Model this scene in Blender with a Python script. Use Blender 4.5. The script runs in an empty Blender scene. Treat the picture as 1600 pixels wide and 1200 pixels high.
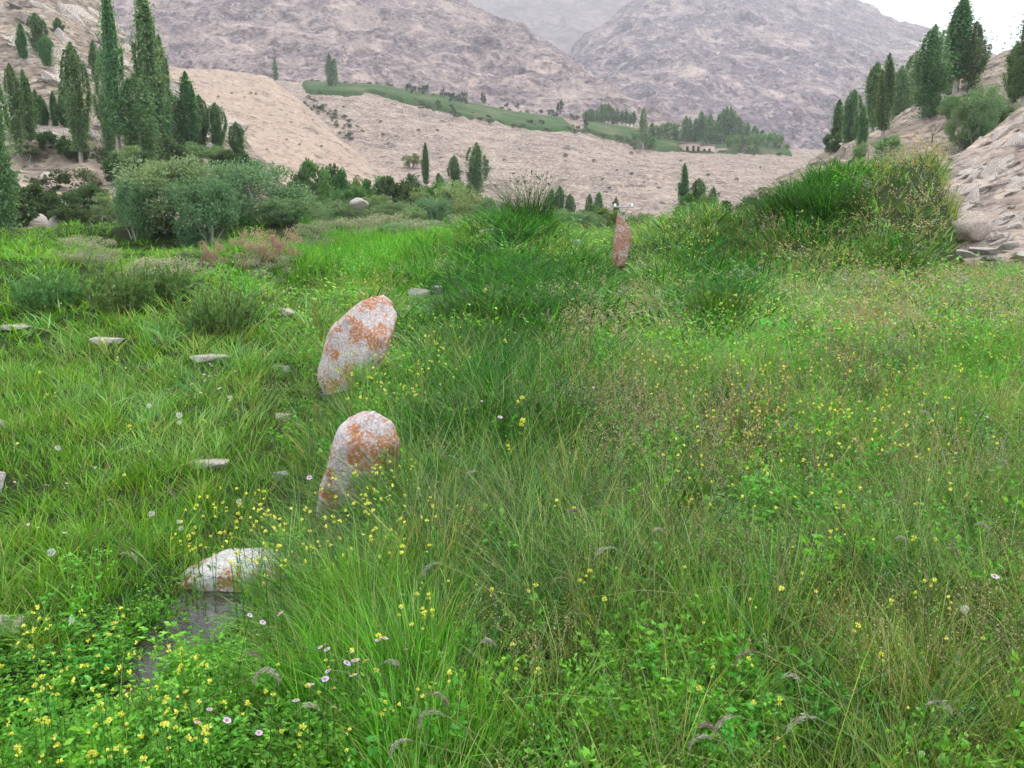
import bpy, math, random
import numpy as np
from mathutils import Vector, Matrix

random.seed(11)
RNG = np.random.default_rng(11)
SC = bpy.context.scene
COL = SC.collection

# ------------------------------------------------------------------ camera
EYE, PITCH, FPX = 1.6, math.radians(12.2), 1386.0          # FPX: focal length in 1600-px pixels
cam_d = bpy.data.cameras.new('camera')
cam_d.sensor_fit = 'HORIZONTAL'
cam_d.angle = 2 * math.atan(800 / FPX)
cam_d.clip_start, cam_d.clip_end = 0.05, 20000
cam = bpy.data.objects.new('camera', cam_d)
cam.location = (0, 0, EYE)
cam.rotation_euler = (math.pi / 2 - PITCH, 0, 0)
COL.objects.link(cam)
SC.camera = cam

# ------------------------------------------------------------------ sky, sun, exposure
SUN_EL, SUN_AZ = math.radians(58), math.radians(35)         # high, thin overcast; sun towards the upper right
world = bpy.data.worlds.new('World'); SC.world = world; world.use_nodes = True
nt = world.node_tree; nt.nodes.clear()
wo = nt.nodes.new('ShaderNodeOutputWorld'); bg = nt.nodes.new('ShaderNodeBackground')
sky = nt.nodes.new('ShaderNodeTexSky'); sky.sky_type = 'NISHITA'; sky.sun_disc = False
sky.sun_elevation, sky.sun_rotation = SUN_EL, SUN_AZ
sky.air_density, sky.dust_density, sky.ozone_density = 1.0, 4.0, 1.0
mixw = nt.nodes.new('ShaderNodeMix'); mixw.data_type = 'RGBA'; mixw.inputs[0].default_value = 0.75
mixw.inputs[7].default_value = (12.7, 13.5, 14.8, 1)          # even cloud layer
nt.links.new(sky.outputs[0], mixw.inputs[6]); nt.links.new(mixw.outputs[2], bg.inputs[0])
bg.inputs[1].default_value = 0.10
nt.links.new(bg.outputs[0], wo.inputs[0])
sun_d = bpy.data.lights.new('sun', 'SUN'); sun_d.energy = 1.5; sun_d.angle = math.radians(12); sun_d.color = (1, .95, .88)
sun = bpy.data.objects.new('sun', sun_d); COL.objects.link(sun)
sdir = Vector((math.sin(SUN_AZ) * math.cos(SUN_EL), math.cos(SUN_AZ) * math.cos(SUN_EL), math.sin(SUN_EL)))
sun.rotation_euler = sdir.to_track_quat('Z', 'Y').to_euler()
sun.location = sdir * 50
vs = SC.view_settings
vs.view_transform = 'Standard'; vs.look = 'None'; vs.exposure = 1.1; vs.gamma = 1; vs.use_curve_mapping = False
cy = SC.cycles
cy.max_bounces = 4; cy.diffuse_bounces = 2; cy.glossy_bounces = 2; cy.transmission_bounces = 2; cy.volume_bounces = 0
cy.transparent_max_bounces = 4

# ------------------------------------------------------------------ helpers
CP, SP = math.cos(PITCH), math.sin(PITCH)
def at(u, v, d):
    """photo pixel (1600x1200) at forward distance d (metres along +Y) -> world point"""
    a, b = (u - 800) / FPX, -(v - 600) / FPX
    dy = CP + b * SP; dz = -SP + b * CP
    s = d / dy
    return np.array([a * s, d, EYE + dz * s])
def project(p):
    """world points (n,3) -> u, v"""
    p = np.asarray(p, float)
    x, y, z = p[..., 0], p[..., 1], p[..., 2] - EYE
    f = y * CP - z * SP; up = y * SP + z * CP
    f = np.maximum(f, 1e-3)
    return 800 + FPX * x / f, 600 - FPX * up / f
def ppm(d):                                                   # photo pixels per metre at distance d
    return FPX / d

def _hash(ix, iy, iz, seed):
    h = (ix.astype(np.int64) * 374761393 + iy.astype(np.int64) * 668265263 + iz.astype(np.int64) * 2147483647 + seed * 1274126177) & 0xffffffff
    h = ((h ^ (h >> 13)) * 1274126177) & 0xffffffff
    h = h ^ (h >> 16)
    return (h & 0xffff) / 32767.5 - 1.0
def vnoise(p, seed=0):
    p = np.asarray(p, float); i = np.floor(p); f = p - i; f = f * f * f * (f * (f * 6 - 15) + 10)
    i = i.astype(np.int64); r = 0
    for a in (0, 1):
        for b in (0, 1):
            for c in (0, 1):
                w = (f[..., 0] if a else 1 - f[..., 0]) * (f[..., 1] if b else 1 - f[..., 1]) * (f[..., 2] if c else 1 - f[..., 2])
                r = r + w * _hash(i[..., 0] + a, i[..., 1] + b, i[..., 2] + c, seed)
    return r
def fbm(p, octv=4, seed=0, gain=.5, ridged=False):
    s, amp, tot = 0, 1, 0
    p = np.asarray(p, float)
    for o in range(octv):
        n = vnoise(p * (2.03 ** o) + 17.3 * o, seed + o)
        if ridged: n = 1 - 2 * np.abs(n)
        s = s + amp * n; tot += amp; amp *= gain
    return s / tot

def mesh_np(name, verts, faces, mat=None, smooth=False, vcol=None):
    """faces: list of arrays of equal-size faces, or one array"""
    me = bpy.data.meshes.new(name)
    verts = np.asarray(verts, np.float32)
    fl = faces if isinstance(faces, list) else [faces]
    fl = [np.asarray(f, np.int32) for f in fl if len(f)]
    loops = np.concatenate([f.ravel() for f in fl]); sizes = np.concatenate([np.full(len(f), f.shape[1], np.int32) for f in fl])
    me.vertices.add(len(verts)); me.vertices.foreach_set('co', verts.ravel())
    me.loops.add(len(loops)); me.loops.foreach_set('vertex_index', loops)
    me.polygons.add(len(sizes)); st = np.zeros(len(sizes), np.int32); st[1:] = np.cumsum(sizes)[:-1]
    me.polygons.foreach_set('loop_start', st); me.polygons.foreach_set('loop_total', sizes)
    if vcol is not None:
        ca = me.color_attributes.new('vc', 'FLOAT_COLOR', 'POINT')
        c4 = np.ones((len(verts), 4), np.float32); c4[:, :3] = vcol
        ca.data.foreach_set('color', c4.ravel())
    me.update(calc_edges=True); me.validate()
    if smooth: me.polygons.foreach_set('use_smooth', np.ones(len(sizes), bool))
    if mat: me.materials.append(mat)
    return me
def link(name, me, parent=None, loc=(0, 0, 0), rot=(0, 0, 0), scale=(1, 1, 1)):
    o = bpy.data.objects.new(name, me); COL.objects.link(o)
    o.location = loc; o.rotation_euler = rot; o.scale = scale
    if parent: o.parent = parent
    return o
def tag(o, label=None, cat=None, group=None, kind=None):
    if label: o['label'] = label
    if cat: o['category'] = cat
    if group: o['group'] = group
    if kind: o['kind'] = kind
    return o

# ------------------------------------------------------------------ materials
def mat_base(name):
    m = bpy.data.materials.new(name); m.use_nodes = True
    t = m.node_tree; t.nodes.clear()
    out = t.nodes.new('ShaderNodeOutputMaterial')
    return m, t, out
def N(t, typ, **kw):
    n = t.nodes.new(typ)
    for k, v in kw.items(): setattr(n, k, v)
    return n
def ramp(t, stops, src, interp='LINEAR'):
    r = N(t, 'ShaderNodeValToRGB'); e = r.color_ramp; e.interpolation = interp
    while len(e.elements) > 1: e.elements.remove(e.elements[-1])
    for i, (p, c) in enumerate(stops):
        el = e.elements[0] if i == 0 else e.elements.new(p)
        el.position = p; el.color = (*c, 1) if len(c) == 3 else c
    t.links.new(src, r.inputs[0]); return r.outputs[0]
def noise(t, vec, scale, detail=6, rough=.55, dist=0.0):
    n = N(t, 'ShaderNodeTexNoise'); n.inputs['Scale'].default_value = scale; n.inputs['Detail'].default_value = detail
    n.inputs['Roughness'].default_value = rough; n.inputs['Distortion'].default_value = dist
    t.links.new(vec, n.inputs['Vector']); return n.outputs[0]
def mixc(t, fac, a, b, mode='MIX'):
    m = N(t, 'ShaderNodeMix', data_type='RGBA', blend_type=mode)
    for sock, v in ((m.inputs[0], fac), (m.inputs[6], a), (m.inputs[7], b)):
        if isinstance(v, (int, float)): sock.default_value = v
        elif isinstance(v, tuple): sock.default_value = (*v, 1)
        else: t.links.new(v, sock)
    return m.outputs[2]
def mapping(t, vec, scale=(1, 1, 1), rot=(0, 0, 0)):
    m = N(t, 'ShaderNodeMapping'); m.inputs['Scale'].default_value = scale; m.inputs['Rotation'].default_value = rot
    t.links.new(vec, m.inputs['Vector']); return m.outputs[0]

def leaf_mat(name, col, use_vc=False, trans=.35, var=.35, rough=.55, hue=.03):
    """foliage: base colour varied per instance/object, thin translucent leaf"""
    m, t, out = mat_base(name)
    oi = N(t, 'ShaderNodeObjectInfo')
    if use_vc:
        a = N(t, 'ShaderNodeAttribute', attribute_name='vc'); c = a.outputs['Color']
    else:
        geo = N(t, 'ShaderNodeNewGeometry')
        c = ramp(t, [(0, tuple(x * .62 for x in col)), (.5, col), (1, (col[0] * 1.55, col[1] * 1.35, col[2] * 1.3))], geo.outputs['Random Per Island'])
    h = N(t, 'ShaderNodeHueSaturation')
    mr = N(t, 'ShaderNodeMapRange'); t.links.new(oi.outputs['Random'], mr.inputs[0]); mr.inputs[3].default_value = 1 - var; mr.inputs[4].default_value = 1 + var
    mh = N(t, 'ShaderNodeMath', operation='MULTIPLY'); t.links.new(oi.outputs['Random'], mh.inputs[0]); mh.inputs[1].default_value = 7.31
    mf = N(t, 'ShaderNodeMath', operation='FRACT'); t.links.new(mh.outputs[0], mf.inputs[0])
    mg = N(t, 'ShaderNodeMapRange'); t.links.new(mf.outputs[0], mg.inputs[0]); mg.inputs[3].default_value = .5 - hue; mg.inputs[4].default_value = .5 + hue
    t.links.new(mg.outputs[0], h.inputs['Hue']); t.links.new(mr.outputs[0], h.inputs['Value']); t.links.new(c, h.inputs['Color'])
    p = N(t, 'ShaderNodeBsdfPrincipled'); p.inputs['Roughness'].default_value = rough; p.inputs['Specular IOR Level'].default_value = .25
    tr = N(t, 'ShaderNodeBsdfTranslucent'); ms = N(t, 'ShaderNodeMixShader'); ms.inputs[0].default_value = trans
    t.links.new(h.outputs[0], p.inputs['Base Color'])
    t.links.new(mixc(t, 1.0, h.outputs[0], (1.15, 1.1, .7), 'MULTIPLY'), tr.inputs[0])
    t.links.new(p.outputs[0], ms.inputs[1]); t.links.new(tr.outputs[0], ms.inputs[2]); t.links.new(ms.outputs[0], out.inputs[0])
    return m
def plain_mat(name, col, rough=.7, var=.25, scale=30):
    m, t, out = mat_base(name)
    tc = N(t, 'ShaderNodeTexCoord'); n = noise(t, tc.outputs['Object'], scale)
    c = ramp(t, [(.25, tuple(x * (1 - var) for x in col)), (.75, tuple(min(1, x * (1 + var)) for x in col))], n)
    p = N(t, 'ShaderNodeBsdfPrincipled'); p.inputs['Roughness'].default_value = rough
    t.links.new(c, p.inputs['Base Color']); t.links.new(p.outputs[0], out.inputs[0]); return m
def rock_terrain(name, pale, mid, dark, s=1.0, rough=.9, strata=(0, .6, .6), bump=1.0, patch=.5, tint=None, sparse=.5):
    """rocky mountain side. s = size in metres of the main rock pattern"""
    m, t, out = mat_base(name)
    geo = N(t, 'ShaderNodeNewGeometry'); P = geo.outputs['Position']
    st = mapping(t, P, (1 / s, .75 / s, 1.15 / s), strata)
    big = noise(t, P, .22 / s * .5, 3, .6)                       # scree / crag areas
    n1 = noise(t, st, .55, 6, .68, .6)
    n2 = noise(t, st, 1.9, 4, .62)
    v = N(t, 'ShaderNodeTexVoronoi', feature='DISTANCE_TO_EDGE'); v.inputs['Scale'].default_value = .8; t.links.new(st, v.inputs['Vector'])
    v2 = N(t, 'ShaderNodeTexVoronoi'); v2.inputs['Scale'].default_value = 1.7; t.links.new(st, v2.inputs['Vector'])
    rocky = ramp(t, [(.34, tuple(x * .72 for x in mid)), (.5, mid), (.66, pale)], n1)
    cell = ramp(t, [(0, (.45, .43, .46)), (.4, (.95, .94, .95)), (1, (1.3, 1.27, 1.22))], v2.outputs['Color'])
    rocky = mixc(t, .7, rocky, cell, 'MULTIPLY')
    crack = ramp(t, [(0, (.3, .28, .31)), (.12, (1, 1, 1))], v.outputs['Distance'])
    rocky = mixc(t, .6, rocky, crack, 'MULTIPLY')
    crevice_shade = ramp(t, [(.40, (0, 0, 0)), (.47, (1, 1, 1))], n2)  # crevice shadows painted into the rock colour as dark specks
    rocky = mixc(t, crevice_shade, dark, rocky)
    dust = ramp(t, [(.33, tuple(x * .55 for x in mid)), (.40, tuple(x * .86 for x in pale)), (.7, tuple(x * 1.08 for x in pale))], n2)
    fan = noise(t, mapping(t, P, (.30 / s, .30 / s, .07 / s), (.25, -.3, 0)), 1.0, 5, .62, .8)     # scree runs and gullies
    fac = ramp(t, [(max(0, sparse - .05), (0, 0, 0)), (min(1, sparse + .07), (1, 1, 1))], mixc(t, .5, big, fan))
    c = mixc(t, fac, rocky, mixc(t, patch, rocky, dust))
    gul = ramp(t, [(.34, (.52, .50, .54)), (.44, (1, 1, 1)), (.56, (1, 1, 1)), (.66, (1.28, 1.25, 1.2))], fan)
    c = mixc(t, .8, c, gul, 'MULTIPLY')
    if tint: c = mixc(t, ramp(t, [(.42, (0, 0, 0)), (.6, (1, 1, 1))], noise(t, P, .06 / s, 4)), c, mixc(t, .6, c, tint))
    b = N(t, 'ShaderNodeBump'); b.inputs['Strength'].default_value = min(1, .6 * bump); b.inputs['Distance'].default_value = .5 * s
    hsum = N(t, 'ShaderNodeMath', operation='ADD'); t.links.new(n1, hsum.inputs[0])
    hm = N(t, 'ShaderNodeMath', operation='MULTIPLY'); t.links.new(n2, hm.inputs[0]); hm.inputs[1].default_value = .6
    t.links.new(hm.outputs[0], hsum.inputs[1]); t.links.new(hsum.outputs[0], b.inputs['Height'])
    p = N(t, 'ShaderNodeBsdfPrincipled'); p.inputs['Roughness'].default_value = rough; p.inputs['Specular IOR Level'].default_value = .15
    t.links.new(c, p.inputs['Base Color']); t.links.new(b.outputs[0], p.inputs['Normal']); t.links.new(p.outputs[0], out.inputs[0])
    return m
def boulder_mat(name, base, lichen, amt=.5, scale=1.0):
    m, t, out = mat_base(name)
    tc = N(t, 'ShaderNodeTexCoord'); P = tc.outputs['Object']
    n1 = noise(t, P, 7 * scale, 8, .7, .5); n2 = noise(t, P, 40 * scale, 6, .7); n3 = noise(t, P, 3.4 * scale, 9, .74, .1)
    c = ramp(t, [(.3, tuple(x * .55 for x in base)), (.5, base), (.72, tuple(min(.85, x * 1.25) for x in base))], n1)
    c = mixc(t, .55, c, ramp(t, [(.34, tuple(x * .35 for x in base)), (.5, base), (.66, (.8, .78, .76))], n2))
    if lichen:
        lf = ramp(t, [(1 - amt - .03, (0, 0, 0)), (1 - amt + .04, (1, 1, 1))], n3)
        lb = ramp(t, [(.42, (0, 0, 0)), (.5, (1, 1, 1))], noise(t, P, 24 * scale, 6, .75))
        lm = mixc(t, 1.0, lf, lb, 'MULTIPLY')
        c = mixc(t, lm, c, mixc(t, noise(t, P, 30 * scale, 3), tuple(x * .7 for x in lichen), lichen))
    b = N(t, 'ShaderNodeBump'); b.inputs['Strength'].default_value = .7; b.inputs['Distance'].default_value = .02
    t.links.new(n2, b.inputs['Height'])
    p = N(t, 'ShaderNodeBsdfPrincipled'); p.inputs['Roughness'].default_value = .9; p.inputs['Specular IOR Level'].default_value = .2
    t.links.new(c, p.inputs['Base Color']); t.links.new(b.outputs[0], p.inputs['Normal']); t.links.new(p.outputs[0], out.inputs[0])
    return m

M = {}
M['soil'] = None
def soil_mat():
    m, t, out = mat_base('meadow_soil')
    geo = N(t, 'ShaderNodeNewGeometry'); P = geo.outputs['Position']
    c = ramp(t, [(.3, (.025, .032, .010)), (.5, (.036, .055, .014)), (.7, (.06, .055, .03))], noise(t, P, 1.3, 8, .65))
    c = mixc(t, .5, c, ramp(t, [(.3, (.02, .035, .01)), (.7, (.045, .07, .02))], noise(t, P, 25, 6, .7)))
    p = N(t, 'ShaderNodeBsdfPrincipled'); p.inputs['Roughness'].default_value = .95; p.inputs['Specular IOR Level'].default_value = .1
    b = N(t, 'ShaderNodeBump'); b.inputs['Distance'].default_value = .05; t.links.new(noise(t, P, 30, 6, .7), b.inputs['Height'])
    t.links.new(b.outputs[0], p.inputs['Normal']); t.links.new(c, p.inputs['Base Color']); t.links.new(p.outputs[0], out.inputs[0]); return m
M['soil'] = soil_mat()
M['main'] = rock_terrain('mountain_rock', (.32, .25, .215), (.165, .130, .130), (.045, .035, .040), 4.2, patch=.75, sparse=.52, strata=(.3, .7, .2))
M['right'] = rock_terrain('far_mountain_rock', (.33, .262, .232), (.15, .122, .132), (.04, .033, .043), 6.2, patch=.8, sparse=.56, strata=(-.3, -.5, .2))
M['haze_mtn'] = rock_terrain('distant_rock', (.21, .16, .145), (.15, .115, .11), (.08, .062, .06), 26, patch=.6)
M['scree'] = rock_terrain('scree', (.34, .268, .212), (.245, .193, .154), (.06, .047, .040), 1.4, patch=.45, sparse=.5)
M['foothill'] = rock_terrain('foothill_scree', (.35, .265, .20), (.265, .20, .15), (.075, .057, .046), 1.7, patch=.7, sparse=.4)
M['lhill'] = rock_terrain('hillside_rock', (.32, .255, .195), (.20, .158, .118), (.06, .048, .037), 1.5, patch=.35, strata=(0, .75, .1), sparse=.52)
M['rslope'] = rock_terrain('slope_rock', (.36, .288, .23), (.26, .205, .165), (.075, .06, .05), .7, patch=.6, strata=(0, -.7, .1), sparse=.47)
M['slab'] = boulder_mat('slab_rock', (.27, .22, .18), None, scale=.35)
M['field'] = None

# ------------------------------------------------------------------ lofted terrain sheets
def resample(row, n):
    r = np.array(row, float); s = np.linspace(0, len(r) - 1, len(r))
    # parameter by image column, so that rows with different point counts agree
    k = np.zeros(len(r)); k[1:] = np.cumsum(np.abs(np.diff(r[:, 0])) + 1e-3); k /= k[-1]
    q = np.linspace(0, 1, n)
    return np.stack([np.interp(q, k, r[:, j]) for j in range(3)], 1)
def smooth_rows(a, axis, it):
    for _ in range(it):
        b = a.copy()
        sl = [slice(None)] * a.ndim; lo = list(sl); hi = list(sl); md = list(sl)
        md[axis] = slice(1, -1); lo[axis] = slice(0, -2); hi[axis] = slice(2, None)
        b[tuple(md)] = .5 * a[tuple(md)] + .25 * (a[tuple(lo)] + a[tuple(hi)])
        a = b
    return a
def loft(name, rows, nu, nv, mat, disp, dscale, seed=0, smooth_it=2, weights=None, ridged=True, smooth=False, aniso=(1, .8, .9)):
    ctrl = np.stack([np.stack([at(*p) for p in resample(r, nu)]) for r in rows])      # (R, nu, 3)
    ctrl = smooth_rows(ctrl, 1, smooth_it)
    if weights is None: weights = [1] * (len(rows) - 1)
    w = np.array(weights, float); cum = np.concatenate([[0], np.cumsum(w)]); cum /= cum[-1]
    q = np.linspace(0, 1, nv)
    idx = np.clip(np.searchsorted(cum, q, side='right') - 1, 0, len(rows) - 2)
    f = (q - cum[idx]) / (cum[idx + 1] - cum[idx])
    g = ctrl[idx] * (1 - f)[:, None, None] + ctrl[idx + 1] * f[:, None, None]
    g = smooth_rows(g, 0, max(2, nv // 40))
    p = g.reshape(-1, 3)
    gu = np.gradient(g, axis=1); gv = np.gradient(g, axis=0)
    nrm = np.cross(gu, gv); nrm /= np.linalg.norm(nrm, axis=2, keepdims=True) + 1e-9
    nrm = nrm.reshape(-1, 3)
    d = fbm(p / dscale * np.array(aniso), 6, seed, .55, ridged) * .8 + fbm(p / (dscale * 4), 3, seed + 9, .5) * .9
    p = p + nrm * (d * disp)[:, None]
    i = np.arange(nu * nv).reshape(nv, nu)
    F = np.stack([i[:-1, :-1], i[:-1, 1:], i[1:, 1:], i[1:, :-1]], -1).reshape(-1, 4)
    o = link(name, mesh_np(name, p, F, mat, smooth))
    tag(o, kind='structure')
    o.data['dims'] = (nv, nu)
    SHEETS[name] = p.reshape(nv, nu, 3)
    return o
SHEETS = {}
def on_sheet(name, u, v):
    """world point of the sheet nearest to a photo pixel"""
    g = SHEETS[name].reshape(-1, 3)
    if name not in _PR: _PR[name] = project(g)
    pu, pv = _PR[name]
    k = np.argmin((pu - u) ** 2 + (pv - v) ** 2 + 0.002 * g[:, 1])
    return g[k]
_PR = {}

A_LOW = [(430, 152, 300), (560, 154, 300), (640, 168, 300), (720, 188, 300), (830, 209, 300), (920, 212, 305), (1000, 238, 310), (1070, 242, 318), (1140, 243, 320), (1240, 248, 330), (1430, 262, 330)]
A_UP = [(430, 128, 380), (600, 138, 375), (680, 152, 375), (800, 178, 375), (880, 188, 380), (1000, 205, 390), (1100, 222, 400), (1240, 234, 410), (1430, 240, 420)]
loft('distant_mountain', [
    [(560, 230, 1250), (1200, 240, 1250)], [(560, 60, 1700), (800, 50, 1750), (1000, 60, 1750), (1200, 60, 1700)],
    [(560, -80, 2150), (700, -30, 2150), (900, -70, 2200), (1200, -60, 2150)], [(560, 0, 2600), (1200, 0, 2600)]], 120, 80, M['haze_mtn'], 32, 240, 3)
loft('mountain_right', [
    [(840, 290, 430), (1010, 285, 435), (1150, 285, 440), (1290, 285, 445), (1450, 285, 445), (1750, 285, 445)],
    [(850, 165, 700), (1000, 135, 720), (1150, 135, 740), (1300, 145, 740), (1450, 150, 740), (1750, 165, 740)],
    [(880, 108, 950), (1000, 40, 1000), (1150, 20, 1050), (1300, 65, 1050), (1450, 100, 1050), (1750, 140, 1000)],
    [(898, 92, 1100), (950, 45, 1200), (1000, -5, 1300), (1080, -70, 1400), (1180, -75, 1500), (1320, 0, 1500), (1400, 30, 1450), (1460, 45, 1400), (1510, 80, 1350), (1570, 103, 1300), (1750, 140, 1250)],
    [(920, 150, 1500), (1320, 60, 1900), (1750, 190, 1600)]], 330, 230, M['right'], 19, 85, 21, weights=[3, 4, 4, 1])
loft('mountain_left', [
    [(100, 230, 340), (430, 185, 350), (600, 190, 352), (800, 222, 352), (900, 238, 358), (1010, 255, 368), (1110, 270, 380)],
    [(100, 60, 520), (400, 60, 540), (600, 72, 540), (780, 112, 520), (900, 152, 480), (1010, 192, 430), (1080, 222, 405)],
    [(60, -120, 900), (450, -110, 900), (660, -55, 850), (735, 0, 780), (800, 33, 730), (870, 88, 650), (940, 140, 560), (1015, 180, 470), (1070, 215, 430)],
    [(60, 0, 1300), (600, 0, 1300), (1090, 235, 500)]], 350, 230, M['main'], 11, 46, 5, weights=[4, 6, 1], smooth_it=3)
loft('valley_slope', [
    [(200, 372, 100), (600, 366, 125), (900, 362, 135), (1150, 362, 140), (1450, 362, 135)],
    [(280, 245, 220), (600, 250, 220), (900, 267, 220), (1150, 285, 220), (1450, 295, 200)],
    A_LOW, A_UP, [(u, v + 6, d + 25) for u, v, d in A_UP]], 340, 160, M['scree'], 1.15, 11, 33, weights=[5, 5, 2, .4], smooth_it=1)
loft('foothill', [
    [(180, 340, 85), (400, 335, 100), (520, 335, 120), (660, 340, 140)],
    [(230, 250, 140), (400, 243, 155), (520, 270, 158), (630, 305, 160)],
    [(250, 180, 190), (380, 185, 205), (480, 212, 210), (585, 272, 200)],
    [(255, 108, 270), (340, 108, 285), (425, 124, 280), (470, 160, 262), (520, 205, 250), (560, 252, 230)],
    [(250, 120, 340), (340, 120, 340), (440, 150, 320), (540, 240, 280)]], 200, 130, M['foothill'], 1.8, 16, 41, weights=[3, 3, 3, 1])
loft('hillside_left', [
    [(-260, 425, 25), (100, 412, 27), (250, 402, 31), (420, 396, 38), (500, 388, 42)],
    [(-260, 350, 33), (100, 345, 36), (250, 330, 42), (400, 318, 52), (480, 335, 54)],
    [(-260, 295, 42), (100, 287, 46), (250, 278, 52), (370, 268, 58), (440, 300, 60)],
    [(-260, 275, 52), (100, 262, 56), (250, 262, 62), (350, 250, 68), (425, 275, 70)],
    [(-260, 215, 58), (100, 203, 61), (250, 225, 66), (340, 238, 72), (410, 256, 77)],
    [(-260, 195, 70), (100, 190, 72), (240, 205, 76), (330, 225, 80), (405, 252, 84)],
    [(-260, 60, 98), (70, 60, 105), (200, 115, 112), (300, 175, 110), (398, 248, 98)],
    [(-260, -160, 150), (60, -80, 150), (150, -12, 142), (177, 34, 138), (219, 97, 132), (275, 134, 126), (328, 168, 120), (375, 205, 112), (402, 248, 104)],
    [(-260, 60, 240), (100, 120, 220), (300, 220, 170), (410, 275, 125)]], 180, 190, M['lhill'], .7, 7, 57, weights=[2, 2, 1, 2, 1, 3, 3, 1], smooth_it=2)
loft('hillside_right', [
    [(1120, 345, 40), (1300, 340, 40), (1450, 330, 40), (1600, 320, 40), (1900, 300, 40)],
    [(1215, 285, 60), (1320, 252, 60), (1450, 238, 58), (1600, 205, 56), (1900, 160, 55)],
    [(1262, 258, 78), (1360, 214, 76), (1460, 165, 76), (1560, 128, 76), (1700, 85, 76), (1900, 50, 76)],
    [(1290, 248, 90), (1375, 210, 94), (1470, 140, 100), (1545, 97, 105), (1700, 30, 110), (1900, -30, 110)],
    [(1300, 290, 130), (1500, 220, 150), (1900, 120, 170)]], 160, 110, M['lhill'], .8, 6, 71, weights=[2, 2, 2, 1])
RS = loft('rocky_slope', [
    [(1462, 425, 19.5), (1600, 424, 19), (1750, 428, 18), (2000, 430, 17)],
    [(1470, 385, 23.5), (1600, 372, 22), (1750, 350, 21), (2000, 320, 20)],
    [(1473, 300, 28.5), (1540, 285, 28), (1660, 235, 27.5), (2000, 120, 27)],
    [(1476, 262, 33), (1540, 208, 35), (1600, 168, 36), (1700, 110, 36), (2000, -40, 36)],
    [(1500, 270, 44), (1620, 200, 46), (2000, 0, 46)]], 170, 150, M['rslope'], .28, 2.6, 83, weights=[2, 3, 3, 1], smooth_it=1)

# ------------------------------------------------------------------ meadow ground
RIDGE = [(560, 402), (640, 388), (700, 372), (760, 352), (800, 340), (850, 352), (900, 372), (960, 378), (1000, 362), (1060, 340), (1110, 328), (1150, 345), (1195, 340), (1240, 305), (1290, 272), (1350, 268), (1400, 255), (1440, 242), (1466, 250), (1484, 330), (1500, 400)]
RX = np.array([at(u, v, 20)[0] for u, v in RIDGE]); RZ = np.array([max(0, at(u, v, 20)[2] - .12) for u, v in RIDGE])
def flat_hit(u, v, z=0):
    a, b = (u - 800) / FPX, -(v - 600) / FPX
    dy = CP + b * SP; dz = -SP + b * CP
    s = (z - EYE) / dz
    return a * s, dy * s
DITCH = [flat_hit(*p) for p in ((-250, 1120), (40, 1055), (190, 990), (280, 930), (360, 850), (440, 740), (455, 640), (440, 560), (470, 470))]
BUMPS = [(*flat_hit(610, 600), .16, .40), (*flat_hit(630, 790), .08, .25)]
def seg_dist(x, y, pts):
    best = np.full(np.shape(x), 1e9)
    for (ax, ay), (bx, by) in zip(pts[:-1], pts[1:]):
        dx, dy = bx - ax, by - ay; L = dx * dx + dy * dy + 1e-9
        t = np.clip(((x - ax) * dx + (y - ay) * dy) / L, 0, 1)
        best = np.minimum(best, np.hypot(x - ax - t * dx, y - ay - t * dy))
    return best
def G(x, y):
    x = np.asarray(x, float); y = np.asarray(y, float)
    P = np.stack([x, y, np.zeros_like(x)], -1)
    z = .10 * fbm(P * .45, 3, 90) + .03 * fbm(P * 2.2, 2, 95)
    h = np.interp(x * 20 / np.maximum(y, 6), RX, RZ, left=0, right=0)
    w = np.where(y < 20, 2.9, 5.0)
    z = z + h * np.exp(-((y - 20) / w) ** 2)
    z = z - .20 * np.exp(-(seg_dist(x, y, DITCH) / .30) ** 2) * np.clip((y + .5) / 2, 0, 1)
    z = z - .16 * np.clip((-x - .3) / 1.5, 0, 1) * np.clip((7.5 - y) / 3, 0, 1)      # left flank lies lower
    for bu, bv, bh, br in BUMPS: z = z + bh * np.exp(-((x - bu) ** 2 + (y - bv) ** 2) / br ** 2)
    lb = np.clip((-x - 1.2 - .06 * y) / 2.5, 0, 1) * np.clip((y - 4.5) / 4, 0, 1) * np.clip((34 - y) / 8, 0, 1)
    z = z + lb * (.34 + .85 * fbm(np.stack([x * .30 + y * .16, y * .36 - x * .1, 0 * x], -1), 2, 140))
    far = np.clip((y - 30) / 90, 0, 1)
    z = z - 4.0 * far * far * (3 - 2 * far)
    back = np.clip((-y - 2) / 30, 0, 1); z = z - 1.5 * back
    return z
def ground_hit(u, v, lift=0.0, lo=1.2, hi=60):
    """first point where the ray of a photo pixel meets the meadow"""
    a, b = (u - 800) / FPX, -(v - 600) / FPX
    dy = CP + b * SP; dz = -SP + b * CP
    s = np.geomspace(lo, hi, 600)
    X, Y, Z = a * s, dy * s, EYE + dz * s
    below = np.nonzero(Z < G(X, Y) + lift)[0]
    k = below[0] if len(below) else len(s) - 1
    return np.array([X[k], Y[k], float(G(X[k], Y[k]))])
xs = np.concatenate([-np.geomspace(5000, 26, 26), np.linspace(-25, 25, 190), np.geomspace(26, 5000, 26)])
ys = np.concatenate([-np.geomspace(5000, 5, 20), np.linspace(-4, 30, 150), np.geomspace(31, 6000, 40)])
gx, gy = np.meshgrid(xs, ys); gz = G(gx, gy)
gi = np.arange(gx.size).reshape(gx.shape)
gf = np.stack([gi[:-1, :-1], gi[:-1, 1:], gi[1:, 1:], gi[1:, :-1]], -1).reshape(-1, 4)
tag(link('ground', mesh_np('ground', np.stack([gx, gy, gz], -1).reshape(-1, 3), gf, M['soil'], True)), kind='structure')

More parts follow.
